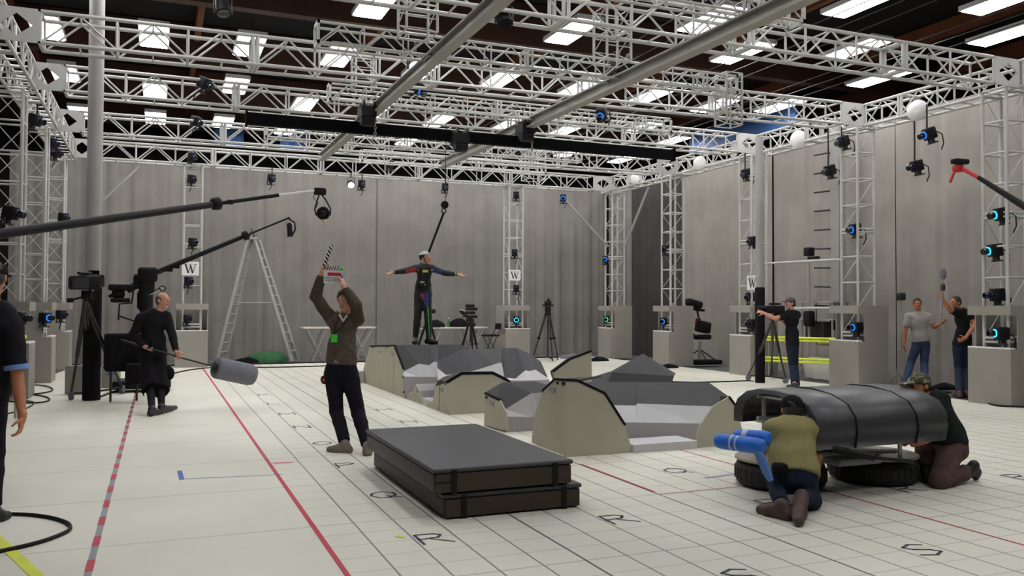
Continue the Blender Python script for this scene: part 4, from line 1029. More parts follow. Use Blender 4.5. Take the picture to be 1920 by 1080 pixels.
# stabiliser rig on a stand
def stabiliser():
    Y = 20.2; P = lambda a, b, dy=0: atY(a, b, Y+dy); f = P(1312, 690); t = thing('camera_stabiliser', 'black camera stabiliser rig on a wheeled stand by the side drapes', 'camera rig', (f.x, Y, 0))
    MB().rbox(P(1301, 569), (.5, .24, .2), .06, Matrix.Rotation(.25, 3, 'Y')).build('camera_body', M['black'], t)
    MB().rbox(P(1304, 580), (.52, .2, .07), .02, Matrix.Rotation(.12, 3, 'Y')).build('camera_plate', M['black'], t)
    MB().lathe([(.07, 0), (.09, .02), (.09, .14), (.1, .16)], P(1290, 578), (-1, -.2, -.25), 14).build('lens', M['black'], t)
    MB().tube(P(1307, 582), P(1312, 605), .03, n=8).build('post', M['dark_metal'], t)
    MB().rbox(P(1309, 600), (.12, .12, .1), .02).build('gimbal', M['dark_metal'], t); MB().ball(P(1304, 604), .03).build('red_knob', M['red_plastic'], t)
    MB().rbox(P(1318, 613), (.4, .3, .32), .06, Matrix.Rotation(.2, 3, 'Y')).build('support_arm', M['black'], t)
    MB().rbox(P(1317, 632), (.48, .26, .14), .05).build('battery_pack', M['black'], t)
    MB().path([P(1302, 628), P(1296, 624), P(1288, 620)], .025, 8).build('handle_arm', M['black'], t); MB().rbox(P(1286, 625), (.12, .12, .22), .04).build('monitor', M['black'], t)
    MB().tube(P(1313, 640), P(1311, 683), .04, n=10).build('stand_post', M['mid_metal'], t)
    for q in ((1291, 684), (1338, 686), (1318, 694)): MB().tube(P(1312, 655), V((P(*q).x, Y+(.35 if q[0] < 1300 else -.2), .08)), .018, n=6).build('leg', M['dark_metal'], t)
    MB().rbox(V((P(1318, 690).x, Y-.1, .07)), (.9, .45, .13), .05).build('base_sandbag', M['black_cloth'], t)
stabiliser()
# light stand with a small camera and the yellow safety rails
def rail_thing():
    X = 13.15; t = thing('safety_rail', 'bright yellow safety rails between two grey pedestals', 'rail', atX(1500, 712, X)); 
    for y0, y1 in (((633, 638), (636.5, 642)), ((671, 677), (677, 683))):
        for k in range(2): MB().tube(atX(1434, y0[k]-1, X), atX(1567, y1[k]-1, X), .027, n=8).build('rail_bar', M['hi_vis'], t)
    for px in (1440, 1562):
        q = atX(px, 640, X); MB().tube((X+.03, q.y, 0), (X+.03, q.y, 1.15), .025, n=8).build('post', M['mid_metal'], t)
rail_thing()
p = atX(1517, 690, 13.9); t = thing('light_stand', 'dark upright stand with a small camera behind the safety rails', 'stand', (13.9, p.y, 0), 0, 'tripods and stands')
MB().tube((13.9, p.y, .05), (13.9, p.y, atX(1517, 478, 13.9).z), .03, n=8).build('post', M['truss_grey'], t)
for k in range(3): a = k*2.1; MB().tube((13.9, p.y, .35), (13.9+.4*math.cos(a), p.y+.4*math.sin(a), .02), .016, n=6).build('leg', M['truss_grey'], t)
q = atX(1517, 472, 13.9); MB().rbox(q, (.2, .18, .2), .03).build('camera_head', M['black'], t); MB().rbox(q+V((-.05, -.2, -.15)), (.12, .3, .06), .02).build('camera_arm', M['black'], t)
q = atX(1517, 597, 13.9); MB().rbox(q, (.2, .22, .36), .05).build('hanging_unit', M['black'], t)
for (px, py, w, h, lb, mm) in ((1545, 600, .5, .6, 'grey equipment box behind the safety rails at shoulder height', 'box_grey'), ):
    q = atX(px, py, 14.3); t = thing('equipment_rack', 'grey metal equipment rack behind the yellow safety rails', 'rack', (14.3, q.y, 0))
    for k in range(4):
        sx, sy = (1, 1, -1, -1)[k], (1, -1, 1, -1)[k]; MB().tube((14.3+sx*.22, q.y+sy*.5, 0), (14.3+sx*.22, q.y+sy*.5, 1.75), .022, n=6).build('upright', M['truss_grey'], t)
    for z in (.3, .85, 1.35, 1.75): MB().box((14.3, q.y, z), (.5, 1.08, .035)).build('shelf', M['truss_grey'], t)
    MB().rbox((14.3, q.y+.1, 1.09), (.4, .6, .4), .02).build('cabinet', M['dark_metal'], t); MB().rbox((14.25, q.y-.2, .55), (.36, .5, .42), .02).build('drawer_unit', M['box_grey'], t)
def sheet(px, py, X, w, h, lb):
    c = atX(px, py, X); mb = MB(); n = 6; vs = []
    for i in range(n+1):
        for z in (0, h): vs.append(V((X+.03*math.sin(i*1.7)+(.12 if z == 0 else 0), c.y+(i/n-.5)*w, z+.02)))
    mb.add(vs, [(2*i, 2*i+2, 2*i+3, 2*i+1) for i in range(n)], 0, True); tag(mb.build('plastic_sheet', M['white']), lb, 'sheet', 'white sheets behind the rails')
sheet(1545, 700, 13.5, .9, .5, 'white plastic sheet hanging low behind the yellow safety rails, nearer the pedestal'); sheet(1518, 697, 13.6, .45, .45, 'white plastic sheet hanging low behind the yellow safety rails, beside the person filming')
# grey column between two side towers
q = atX(1571, 480, 14.6); t = thing('mast', 'dark grey upright mast with rungs before the side drapes', 'mast', (14.6, q.y, 0))
MB().box((14.6, q.y, 2.95), (.22, .3, 5.9)).build('mast_body', M['truss_grey'], t); mb = MB()
for k in range(10): MB().tube((14.45, q.y+.1, 1.2+k*.45), (14.45, q.y+.6, 1.22+k*.45), .02, n=6).build('rung', M['dark_metal'], t)

# ------------------------------------------------------------------ boom arms
def boom(pts, rads, name, lb, extra=None):
    t = thing(name, lb, 'boom arm', pts[0]); return t
a, b, c, e = D(-60, 447, 8.6), D(395, 384, 12.8), D(522, 366, 13.6), D(598, 357, 14.0)
t = thing('camera_boom', 'long thick black boom arm reaching in high from the frame edge', 'boom arm', a)
MB().tube(a, b, .055, .05, n=14).build('main_tube', M['black'], t)
MB().lathe([(.06, -.06), (.09, -.05), (.1, 0), (.1, .06), (.06, .09)], D(404, 382, 12.9), c-b, 16).build('collar', M['black'], t)
MB().tube(D(400, 383, 12.85), c, .03, n=10).build('extension_tube', M['black'], t); MB().box(D(432, 379, 13.0), (.08, .05, .07)).build('clamp', M['black'], t)
MB().tube(c, e, .022, n=10).build('tip_tube', M['white'], t)
h = D(606, 400, 14.05)
MB().rbox(D(600, 359, 14.0), (.2, .1, .12), .03).build('tip_bracket', M['black'], t)
for s in (-1, 1): MB().path([D(600, 361, 14), D(603+s*8, 375, 14), D(605+s*15, 392, 14), D(606+s*13, 404, 14)], .012, 6).build('suspension_strap', M['black'], t)
MB().torus(h, .09, .022, (.2, 1, .1), 16, 6).build('head_ring', M['black'], t); MB().ball(h, .07).build('head_unit', M['black'], t); MB().ball(h+V((.02, 0, -.13)), .035).build('head_bulb', mat('warm_bulb_glass', lin(214, 190, 130), .3), t)
MB().path([D(590, 360, 14), D(588, 372, 14), D(597, 380, 14), D(592, 390, 14)], .007, 5).build('cable', M['black'], t)
# the operator's arm
dd = 14.6
a, b, c, e = D(232, 541, dd), D(272, 518, dd), D(460, 442, 15.6), D(543, 408, 16.0)
t = thing('camera_jib', 'black camera jib arm with seat and counterweights behind the person in black', 'boom arm', G(266, 735))
MB().tube(D(205, 556, dd), D(300, 508, dd), .03, n=8).build('rear_arm', M['black'], t); MB().tube(D(240, 545, dd), D(268, 528, dd), .05, n=8).build('rear_arm', M['black'], t)
MB().tube(D(295, 510, 14.7), c, .05, .04, n=12).build('jib_arm', M['black'], t); MB().lathe([(.05, -.05), (.085, -.04), (.09, .04), (.05, .06)], D(460, 442, 15.6), e-c, 14).build('collar', M['black'], t)
MB().tube(c, e, .018, n=8).build('extension_tube', M['black'], t)
for q in ((318, 503), (331, 497)): MB().box(D(q[0], q[1]+2, 14.8), (.1, .08, .08)).build('clamp', M['black'], t)
MB().rbox(D(277, 515, dd), (.32, .26, .26), .06).build('pivot_head', M['black'], t); MB().rbox(D(262, 528, dd), (.2, .22, .26), .05).build('gearbox', M['black'], t); MB().rbox(D(276, 535, dd), (.24, .2, .24), .06).build('gearbox', M['black'], t)
MB().rbox(D(229, 539, dd-.1), (.42, .22, .11), .03).build('weight_tray', M['black'], t); MB().rbox(D(222, 551, dd-.1), (.2, .18, .14), .04).build('counterweight', M['black'], t); MB().rbox(D(226, 563, dd-.1), (.3, .3, .08), .03).build('seat_pad', M['black'], t)
MB().path([D(240, 540, dd), D(250, 548, dd), D(247, 568, dd), D(224, 570, dd), D(222, 600, dd)], .016, 8).build('seat_frame', M['dark_metal'], t); MB().tube(D(222, 592, dd), D(256, 603, dd), .016, n=8).build('seat_brace', M['dark_metal'], t)
MB().tube(D(274, 553, dd), G(266, 735)+V((0, .2, .25)), .09, n=14).build('pedestal_post', M['black'], t); MB().lathe([(.09, 0), (.13, .06), (.13, .3), (.07, .42)], D(272, 583, dd), (0, 0, 1), 16).build('pedestal_bowl', M['black'], t)
MB().tube(D(280, 552, dd-.2), D(301, 540, dd-.4), .02, n=8).build('control_bar', M['chrome'], t); MB().torus(D(305, 541, dd-.4), .045, .009, (0, 1, .3), 14, 6).build('control_ring', M['black'], t)
MB().rbox(G(266, 735)+V((0, .25, .14)), (1.0, .7, .16), .04).build('dolly_base', M['black'], t)
for sx in (-.42, .42):
    for sy in (-.05, .5): MB().torus(G(266, 735)+V((sx, sy+.02, .062)), .045, .018, (1, 0, 0), 14, 6).build('wheel', M['rubber'], t)
h = D(545, 425, 16.0)
MB().path([D(541, 410, 16), D(552, 417, 16), D(554, 430, 16), D(548, 440, 16)], .016, 6).build('head_yoke', M['black'], t); MB().lathe([(.03, 0), (.05, .03), (.05, .2), (.06, .26)], D(542, 418, 16), (.1, 0, -1), 14).build('head_unit', M['black'], t)
# black draped case beside the operator
c0 = D(233, 660, 14.2); t = thing('equipment_case', 'large black cloth covered case behind the person in black', 'case', (c0.x, c0.y, .3))
MB().rbox(c0, (.6, .5, .62), .04, .1).build('case_body', M['black_cloth'], t); MB().rbox(D(258, 700, 14.0), (.36, .4, .34), .05, .1).build('pouch', M['black_cloth'], t)
for sx in (-.2, .2): MB().tube(c0+V((sx, 0, -.3)), V((c0.x+sx, c0.y, 0.0)), .02, n=8).build('leg', M['dark_metal'], t)
# video camera on its pedestal beside the padded column
cc = D(158, 530, 13.4); t = thing('video_camera', 'black video camera on a wheeled tripod beside the thick padded column', 'video camera', G(158, 752))
MB().rbox(cc, (.3, .5, .22), .04, .5).build('camera_body', M['black'], t); MB().rbox(cc+V((.1, 0, .1)), (.28, .3, .06), .02, .5).build('top_handle', M['black'], t)
MB().lathe([(.05, 0), (.07, .03), (.07, .14), (.08, .17)], cc+V((-.05, -.2, -.02)), (-.3, -1, 0), 14).build('lens', M['black'], t)
MB().box(cc+V((-.03, -.34, -.01)), (.22, .1, .17), .5).build('matte_box', M['dark_metal'], t); MB().tube(cc+V((.1, -.1, .14)), cc+V((-.06, -.34, .14)), .022, n=10).build('viewfinder', M['black'], t)
MB().rbox(cc+V((.2, .1, .02)), (.1, .22, .17), .02, .5).build('battery', M['dark_metal'], t); MB().tube(cc+V((.02, -.3, -.12)), cc+V((.12, .25, -.12)), .012, n=8).build('support_rod', M['mid_metal'], t)
MB().path([cc+V((.1, .2, .08)), cc+V((.16, .3, -.1)), cc+V((.1, .2, -.35)), cc+V((.05, .05, -.5))], .01, 6).build('cable', M['black'], t); MB().box(cc+V((.13, .02, .16)), (.14, .1, .07), .5).build('monitor', M['glass'], t)
MB().rbox(D(163, 553, 13.4), (.16, .16, .16), .04).build('pan_head', M['black'], t); MB().tube(D(160, 556, 13.4), D(132, 563, 13.2), .016, n=8).build('pan_bar', M['black'], t); MB().rbox(D(132, 563, 13.2), (.1, .1, .07), .02).build('focus_control', M['black'], t)
q0 = D(160, 562, 13.4)
for k, q in enumerate((G(133, 750), G(229, 738), G(170, 728))):
    lg = MB().tube(q0, q.lerp(q0, .45), .034, n=8).tube(q.lerp(q0, .45), q+V((0, 0, .12)), .022, n=8).build('leg', M['dark_metal'], t)
    MB().tube(G(172, 746)+V((0, 0, .1)), q+V((0, 0, .11)), .018, n=6).build('dolly_arm', M['black'], t)
    MB().lathe([(.05, -.03), (.075, -.025), (.075, .025), (.05, .03)], q+V((0, 0, .076)), (.9, .4, 0), 18).build('caster', M['foam_grey'], t)
for px, py, w, d_, hh, lb, blue in ((137, 744, .3, .3, .52, 'pale grey case on end left of the padded column', 0), (205, 731, .3, .26, .44, 'pale grey case with a blue label right of the padded column', 1)):
    q = G(px, py)+V((0, .55, 0)); t = thing('storage_case', lb, 'case', q); MB().rbox(q+V((0, 0, hh/2)), (w, d_, hh), .02, -.2).build('case_body', M['box_grey'], t)
    if blue: MB().box(q+V((0, -.145, hh*.62)), (.13, .012, .045), -.2).build('label_patch', M['blue_tape'], t); MB().box(q+V((0, -.14, hh*.84)), (.12, .02, .03), -.2).build('handle', M['black'], t)
    else: MB().box(q+V((0, 0, hh+.008)), (w*.5, .04, .016), -.2).build('handle', M['black'], t)

# ------------------------------------------------------------------ cables, hooks and odds and ends
def cable(pts, r, lb, m='black', nm='cable', gr=None):
    # smooth the hand-placed points
    P = [V(p) for p in pts]; out = []
    for i in range(len(P)-1):
        p0, p1, p2, p3 = P[max(i-1, 0)], P[i], P[i+1], P[min(i+2, len(P)-1)]
        for k in range(6):
            u = k/6; out.append(.5*((2*p1)+(p2-p0)*u+(2*p0-5*p1+4*p2-p3)*u*u+(3*p1-p0-3*p2+p3)*u*u*u))
    out.append(P[-1]); return tag(MB().path(out, r, 6).build(nm, M[m]), lb, 'cable', gr)
GZ = lambda a, b: G(a, b)+V((0, 0, .014))
cable([GZ(-90, 972), GZ(20, 967), GZ(80, 971), GZ(120, 981), GZ(132, 992), GZ(118, 1004), GZ(60, 1024), GZ(-60, 1050)], .014, 'thick black cable looping out from the frame edge on the bare floor')
cable([GZ(-20, 782), GZ(20, 776), GZ(48, 768), GZ(64, 756), GZ(40, 752)], .01, 'thin black cable loop beside the hanging hand')
for i, (pts, lb) in enumerate((([(-10, 742), (30, 738), (80, 744), (92, 752), (60, 757), (0, 752)], 'black cable coil lying flat beside the pedestals'), ([(0, 728), (40, 722), (88, 726), (96, 735), (50, 741), (-10, 735)], 'black cable loops just behind the flat coil'), ([(60, 722), (110, 698), (135, 690), (180, 690)], 'black cable running back from the coils to the padded column'), ([(62, 708), (100, 700), (118, 682), (130, 664)], 'black cable running up to the corner pedestal'))):
    cable([GZ(*q)+V((0, 0, .004*i)) for q in pts], .013, lb)
cable([V((2.2, 24.2, .02)), V((-.4, 24.3, .02)), V((1.5, 24.15, .02)), V((4.5, 24.25, .02)), V((9.2, 24.1, .02))][1:], .022, 'black cable along the back edge of the white floor')
cable([GZ(180, 748), GZ(235, 729), GZ(270, 724), GZ(330, 700), GZ(400, 690), GZ(520, 689.5), GZ(640, 686)], .018, 'black cable from the padded column along the back of the floor')
cable([GZ(1235, 716), GZ(1300, 718), GZ(1360, 716.5), GZ(1400, 715), GZ(1412, 716)], .014, 'black cable from the rocks to the thin padded column')
cable([GZ(1850, 757), GZ(1870, 762), GZ(1905, 764), GZ(1960, 766)], .018, 'black cable at the foot of the nearest pedestal')
cable([GZ(1650, 728), GZ(1690, 726), GZ(1720, 730), GZ(1760, 724)], .016, 'black cable on the ground by the person in the grey t-shirt')
for px, py, s, lb in ((1253, 690, .26, 'heap of black straps at the foot of the stabiliser pedestal'), (1122, 677, .3, 'heap of black cloth at the foot of the back corner pedestal'), (1072, 672, .35, 'crumpled grey cloth on the ground behind the empty tripod'), (1770, 730, .3, 'black bag on the ground behind the kneeling person in the cap')):
    q = G(px, py); heap((q.x, q.y, 0), s, s*.6, s*.4, 'black_cloth' if 'grey' not in lb else 'foam_grey', 'cloth_heap', lb, 'cloth')
# overhead wires beside the second rail
for i in range(9):
    x = 7.3+i*.72; z = 6.1+.12*(i % 3)
    tag(MB().tube((x, 5.2, z), (x-.1, 23.5, z-.15), .009, n=5).build('overhead_wire', M['dark_metal']), 'thin wire strung above the trusses, %s across from the second rail' % ORD[i], 'wire', 'thin overhead wires')
# red-tipped arm by the side drapes
a, b, c = D(1796, 316, 11.5), D(1835, 333, 11.2), D(1945, 402, 10.4)
t = thing('camera_boom', 'black boom arm with a red end hanging in front of the side drapes', 'boom arm', c)
MB().tube(b, c, .03, .05, n=10).build('main_tube', M['black'], t); MB().tube(D(1800, 314, 11.5), b, .028, n=10).build('red_sleeve', M['red_plastic'], t); MB().rbox(D(1796, 316, 11.5), (.14, .1, .1), .03).build('red_end', M['red_plastic'], t)
MB().path([D(1792, 318, 11.5), D(1787, 327, 11.5), D(1781, 342, 11.5)], .02, 8).build('hook', M['red_plastic'], t); MB().rbox(D(1800, 303, 11.5), (.24, .12, .07), .02).build('bracket', M['black'], t)
# ------------------------------------------------------------------ people: smooth blended bodies from a distance field
import openvdb
class Field:
    def __init__(s): s.ops = []
    def cone(s, a, b, ra, rb, k=.02): s.ops.append(('c', V(a), V(b), ra, rb, k)); return s
    def ell(s, c, r, rot=None, k=.02): s.ops.append(('e', V(c), V(r), rot or Matrix.Identity(3), k)); return s
    def sub(s, c, r, rot=None, k=.01): s.ops.append(('s', V(c), V(r), rot or Matrix.Identity(3), k)); return s
    def cut(s, p, n, rad=9.): s.ops.append(('p', V(p), V(n).normalized(), rad)); return s     # keeps the side against n
    def mesh(s, vox, wr=0., fr=30., seed=0.):
        lo, hi = V((9e9,)*3), V((-9e9,)*3)
        for o in s.ops:
            if o[0] == 'c':
                for q, r in ((o[1], o[3]), (o[2], o[4])):
                    for i in range(3): lo[i] = min(lo[i], q[i]-r); hi[i] = max(hi[i], q[i]+r)
            elif o[0] == 'e':
                m = max(o[2])
                for i in range(3): lo[i] = min(lo[i], o[1][i]-m); hi[i] = max(hi[i], o[1][i]+m)
        lo -= V((.04,)*3); hi += V((.04,)*3)
        n = [int((hi[i]-lo[i])/vox)+2 for i in range(3)]
        ax = [lo[i]+vox*np.arange(n[i], dtype=np.float32) for i in range(3)]
        Dm = np.full(n, .2, np.float32)
        def win(a, b): return tuple(slice(max(0, int((a[i]-lo[i])/vox)), min(n[i], int((b[i]-lo[i])/vox)+2)) for i in range(3))
        for o in s.ops:
            if o[0] == 'c':
                _, a, b, ra, rb, k = o; m = max(ra, rb)+k+.03
                w = win([min(a[i], b[i])-m for i in range(3)], [max(a[i], b[i])+m for i in range(3)])
                X, Y, Z = np.meshgrid(ax[0][w[0]]-a.x, ax[1][w[1]]-a.y, ax[2][w[2]]-a.z, indexing='ij', sparse=True)
                d = b-a; L2 = max(d.length_squared, 1e-9); t = np.clip((X*d.x+Y*d.y+Z*d.z)/L2, 0, 1)
                f = np.sqrt((X-t*d.x)**2+(Y-t*d.y)**2+(Z-t*d.z)**2)-(ra+(rb-ra)*t)
            elif o[0] in 'es':
                _, c, r, R, k = o; m = max(r)+k+.03
                w = win([c[i]-m for i in range(3)], [c[i]+m for i in range(3)])
                X, Y, Z = np.meshgrid(ax[0][w[0]]-c.x, ax[1][w[1]]-c.y, ax[2][w[2]]-c.z, indexing='ij', sparse=True)
                q = [R.col[i][0]*X+R.col[i][1]*Y+R.col[i][2]*Z for i in range(3)]
                k0 = np.sqrt(sum((q[i]/r[i])**2 for i in range(3))); k1 = np.sqrt(sum((q[i]/r[i]**2)**2 for i in range(3)))+1e-9
                f = k0*(k0-1)/k1
            else:
                _, c, nn, rad = o
                w = win([c[i]-rad for i in range(3)], [c[i]+rad for i in range(3)])
                X, Y, Z = np.meshgrid(ax[0][w[0]]-c.x, ax[1][w[1]]-c.y, ax[2][w[2]]-c.z, indexing='ij', sparse=True)
                pl_ = X*nn.x+Y*nn.y+Z*nn.z
                if rad < 5: pl_ = np.where(X*X+Y*Y+Z*Z < rad*rad, pl_, -1)
                Dm[w] = np.maximum(Dm[w], pl_); continue
            g = Dm[w]
            if o[0] == 's': h = np.clip(.5-.5*(g+f)/k, 0, 1); Dm[w] = g*(1-h)-f*h+k*h*(1-h)
            else: h = np.clip(.5+.5*(g-f)/k, 0, 1); Dm[w] = g*(1-h)+f*h-k*h*(1-h)
        if wr:
            X, Y, Z = np.meshgrid(*ax, indexing='ij', sparse=True)
            Dm += wr*(np.sin(fr*(Z+.35*X)+2.5*np.sin(7*X+seed)+2*np.sin(6*Y))*.6+np.sin(fr*.6*(X+.6*Y-.5*Z)+seed*2+2*np.sin(9*Z))*.5)
        gr = openvdb.FloatGrid(.2); gr.copyFromArray(np.ascontiguousarray(Dm))
        pts, quads = gr.convertToQuads(0.)
        pts = pts*vox+np.array(lo)
        return pts, quads
def fobj(f, name, mats, parent, vox, wr=0., fr=30., zones=(), seed=0.):
    if not isinstance(mats, (list, tuple)): mats = [mats]
    pts, quads = f.mesh(vox, wr, fr, seed)
    me = bpy.data.meshes.new(name); me.from_pydata(pts.tolist(), [], quads[:, ::-1].tolist())
    for m in mats: me.materials.append(m)
    if zones:
        c = pts[quads].mean(1); idx = np.zeros(len(quads), np.int32)
        for fn, mi in zones: idx[fn(c)] = mi
        me.polygons.foreach_set('material_index', idx)
    me.polygons.foreach_set('use_smooth', np.ones(len(quads), bool)); me.update()
    o = bpy.data.objects.new(name, me); COL.objects.link(o); o.parent = parent; return o
def frame(z, x):                        # rotation with columns (x, y, z) from an up axis and a side axis
    z = V(z).normalized(); x = V(x); x = (x-z*x.dot(z)).normalized(); return Matrix((x, z.cross(x), z)).transposed()
class Human:
    def __init__(s, foot, label, name='person'):
        s.foot = V(foot); s.t = thing(name, label, 'person', s.foot, -YAW)
        s.inv = (Matrix.Translation(s.foot) @ Matrix.Rotation(-YAW, 4, 'Z')).inverted(); s.d0 = dep(s.foot); s.J = {}
    def P(s, px, py, dy=0.): return s.inv @ D(px, py, s.d0+dy)
    def Gd(s, px, py, z=0.): return s.inv @ G(px, py, s.foot.z+z)
    def set(s, **k): s.J.update(k); return s
    # --- pieces; e inflates them for clothing
    def torso(s, f, e=0., w=1.):
        J = s.J; ax = J['sR']-J['sL']; up = J['nk']-J['be']; R = frame(up, ax); up2 = J['be']-J['pv']; axh = J['hR']-J['hL']; R2 = frame(up2 if up2.length > .02 else up, axh)
        hw = max(.13, ax.length*.47)
        f.ell(J['ch'], (hw*.93*w+e, .108*w+e, .17+e), R, .05); f.ell(J['be'], (.142*w+e, .1*w+e, .15+e), R, .07); f.ell(J['pv'], (.158*w+e, .112*w+e, .12+e), R2, .06)
        f.ell((J['be']+J['pv'])/2, (.145*w+e, .1*w+e, .12+e), R2, .06)
        f.cone(J['sL'], J['nk'].lerp(J['ch'], .25), .05+e, .06+e, .05); f.cone(J['sR'], J['nk'].lerp(J['ch'], .25), .05+e, .06+e, .05)
        return f
    def arm(s, f, S, e=0., upto=2., e2=None):
        J = s.J; a, b, c = J['s'+S], J['e'+S], J['w'+S]; e2 = e if e2 is None else e2
        t = min(1, upto); f.cone(a, a.lerp(b, t), .056+e, .056+e+(.043-.056)*t+(e2-e)*t, .04)
        if upto > 1:
            t = min(1, upto-1); m = b.lerp(c, .3*t); f.cone(b, m, .043+e2, .043+e2, .015); f.cone(m, b.lerp(c, t), .043+e2, .043-.015*t+e2, .015)
        return f
    def leg(s, f, S, e=0., upto=2., e2=None):
        J = s.J; a, b, c = J['h'+S], J['k'+S], J['a'+S]; e2 = e if e2 is None else e2
        f.cone(a, b, .088+e, .058+e, .05)
        if upto > 1:
            t = upto-1; end = b.lerp(c, t); m = b.lerp(c, .35*t); f.cone(b, m, .058+e, .056+e, .02); f.cone(m, end, .056+e, .056+e2-.018*t, .02)
        return f
    def footp(s, f, S, e=0.):
        J = s.J; a, t = J['a'+S], J['t'+S]; d = (t-a); fl = V((d.x, d.y, d.z if abs(d.z) > .12 else 0)); fl.normalize()
        he = J.get('x'+S) or V((a.x, a.y, max(.035, a.z-.06)))-fl*.045
        if J.get('x'+S) is None: tz = V((t.x, t.y, .028))
        else: tz = t
        f.cone(a, he, .037+e, .032+e, .02); f.cone(he, he.lerp(tz, .65), .031+e, .038+e, .02); f.cone(he.lerp(tz, .6), tz, .038+e, .026+e, .02); f.cone(a, he.lerp(tz, .6), .036+e, .03+e, .03)
        return f
    def hand(s, f, S, d, n, curl=.5, spread=.12, thumb=1):
        # d: finger direction, n: palm normal, curl 0 flat .. 1 closed
        w = s.J['w'+S]; d = V(d).normalized(); n = V(n); n = (n-d*n.dot(d)).normalized(); u = d.cross(n)*thumb
        pc = w+d*.055; f.ell(pc, (.043, .052, .018), Matrix((u, d, n)).transposed(), .012); f.cone(w-d*.02, w+d*.03, .028, .028, .012)
        for i, (o, L) in enumerate(((.032, .072), (.011, .082), (-.011, .076), (-.031, .058))):
            p = w+d*.098+u*o*1.0-n*.0; dd = (d+u*(1.5-i)*spread).normalized(); a = 0
            for j, fr_ in enumerate((.45, .32, .23)):
                a += curl*(1.35 if j else .9); q = p+(dd*math.cos(a)+n*math.sin(a))*L*fr_
                f.cone(p, q, .0092-.0008*j, .0085-.0008*j, .004); p = q
        tb = w+d*.03+u*.036; t1 = tb+(d*.55+u*.75+n*.45).normalized()*.04; t2 = t1+(d*(.85-.4*curl)+u*.25+n*(.3+.7*curl)).normalized()*.033
        f.cone(tb, t1, .014, .011, .008); f.cone(t1, t2, .0105, .009, .004); return f
    def head(s, f, face, up=(0, 0, 1), k=1.):
        h = s.J['hd']; F_ = V(face).normalized(); u = V(up); u = (u-F_*u.dot(F_)).normalized(); r = F_.cross(u); R = Matrix((r, F_, u)).transposed(); s.hf = (h, F_, u, r, R)
        f.ell(h+u*.028-F_*.012, (.077, .097, .088), R, .02); f.ell(h-u*.04+F_*.022, (.06, .068, .074), R, .03)
        f.cone(h-u*.098+F_*.062+r*.014, h-u*.098+F_*.062-r*.014, .02, .02, .02)
        f.sub(h+F_*.098+u*.012+r*.033, (.02, .014, .012), R, .012); f.sub(h+F_*.098+u*.012-r*.033, (.02, .014, .012), R, .012)
        f.cone(h+F_*.088+u*.032+r*.045, h+F_*.088+u*.032-r*.045, .012, .012, .012)
        f.cone(h+F_*.092+u*.018, h+F_*.112-u*.02, .009, .0125, .008); f.ell(h+F_*.1-u*.024, (.019, .012, .01), R, .006)
        f.ell(h+F_*.084-u*.057, (.023, .011, .0065), R, .004); f.ell(h+F_*.083-u*.067, (.02, .0105, .0065), R, .004)
        for q in (-1, 1): f.ell(h+r*q*.08-F_*.012-u*.008, (.011, .02, .032), R, .006)
        f.cone(h-u*.06-F_*.018, s.J['nk'], .05, .056, .03); return f
    def eyes(s):
        h, F_, u, r, R = s.hf
        for q in (-1, 1):
            c = h+F_*.0815+u*.012+r*q*.032
            e = MB().ball(c, .011, 0, 12).build('eye', M['eye'], s.t, False)
            MB().ball(c+F_*.006, .0062, 0, 10).build('iris', M['black'], e, False)
    def lipzone(s):
        h, F_, u, r, R = s.hf; c = np.array(h+F_*.092-u*.061); rr, uu, ff = np.array(r), np.array(u), np.array(F_)
        return lambda p: (np.abs((p-c)@uu) < .010) & (np.abs((p-c)@rr) < .022) & ((p-c)@ff > -.01)
    def body(s, face, hands, up=(0, 0, 1), skin='skin', vox=.009, w=1.):
        f = Field(); s.torso(f, -.006, w)
        for S in 'LR': s.arm(f, S); s.leg(f, S); s.footp(f, S, -.004)
        for S, a in hands.items(): s.hand(f, S, *a)
        s.head(f, face, up); o = fobj(f, 'body', [M[skin], M['lip']], s.t, vox, zones=[(s.lipzone(), 1)]); s.eyes(); return o
    def cap(s, m, brim=None, name='cap', low=.035):
        h, F_, u, r, R = s.hf; f = Field().ell(h+u*.034-F_*.01, (.091, .110, .092), R, .01); f.cut(h+u*low, -u)
        if brim: f.ell(h+F_*.13+u*(low+.012), (.07, .075, .010), R, .012)
        return fobj(f, name, M[m], s.t, .008, .0012, 40)
    def hair(s, m, e=.014, fringe=.055, back=-.07, bald=False):
        h, F_, u, r, R = s.hf; f = Field().ell(h+u*.032-F_*.02, (.077+e, .093+e, .085+e), R, .02).ell(h-u*.02-F_*.045, (.07+e*.7, .06+e, .075), R, .03)
        f.cut(h+F_*.02+u*.0+F_*.0, (F_*.9-u*.62)); f.cut(h+u*back, -u)
        if bald: f.cut(h+u*.05, (u+F_*.35))
        return fobj(f, 'hair', M[m], s.t, .008, .004, 70)
    def shoes(s, m, e=.010):
        for S in 'LR':
            f = Field(); s.footp(f, S, e); a = s.J['a'+S]; k = s.J['k'+S]; f.cut(a.lerp(k, .12), k-a, .085)
            o = fobj(f, 'shoe', M[m], s.t, .009)
    def shirt(s, m, e=.016, sleeve=2., hem=None, e2=None, name='shirt', wr=.004, vox=.01, neck=.25, sleeves=True, w=1., drop=None, mats=None, zones=(), hemr=.3):
        f = Field(); s.torso(f, e, w); J = s.J
        if drop: f.cone(J['pv'], J['pv']+V(drop), .15+e, .15+e, .06)
        if sleeves:
            for S in 'LR': s.arm(f, S, e+.004, sleeve, e2)
        up = (J['nk']-J['ch']).normalized(); f.cone(J['nk']-up*.05, J['nk']+up*.005, .066+e*.3, .06+e*.3, .02); f.cut(J['nk']+up*.012, up, .1)
        hp = V(hem) if hem is not None else J['pv'].lerp(J['be'], -.1); f.cut(hp, (hp-J['be']), hemr)
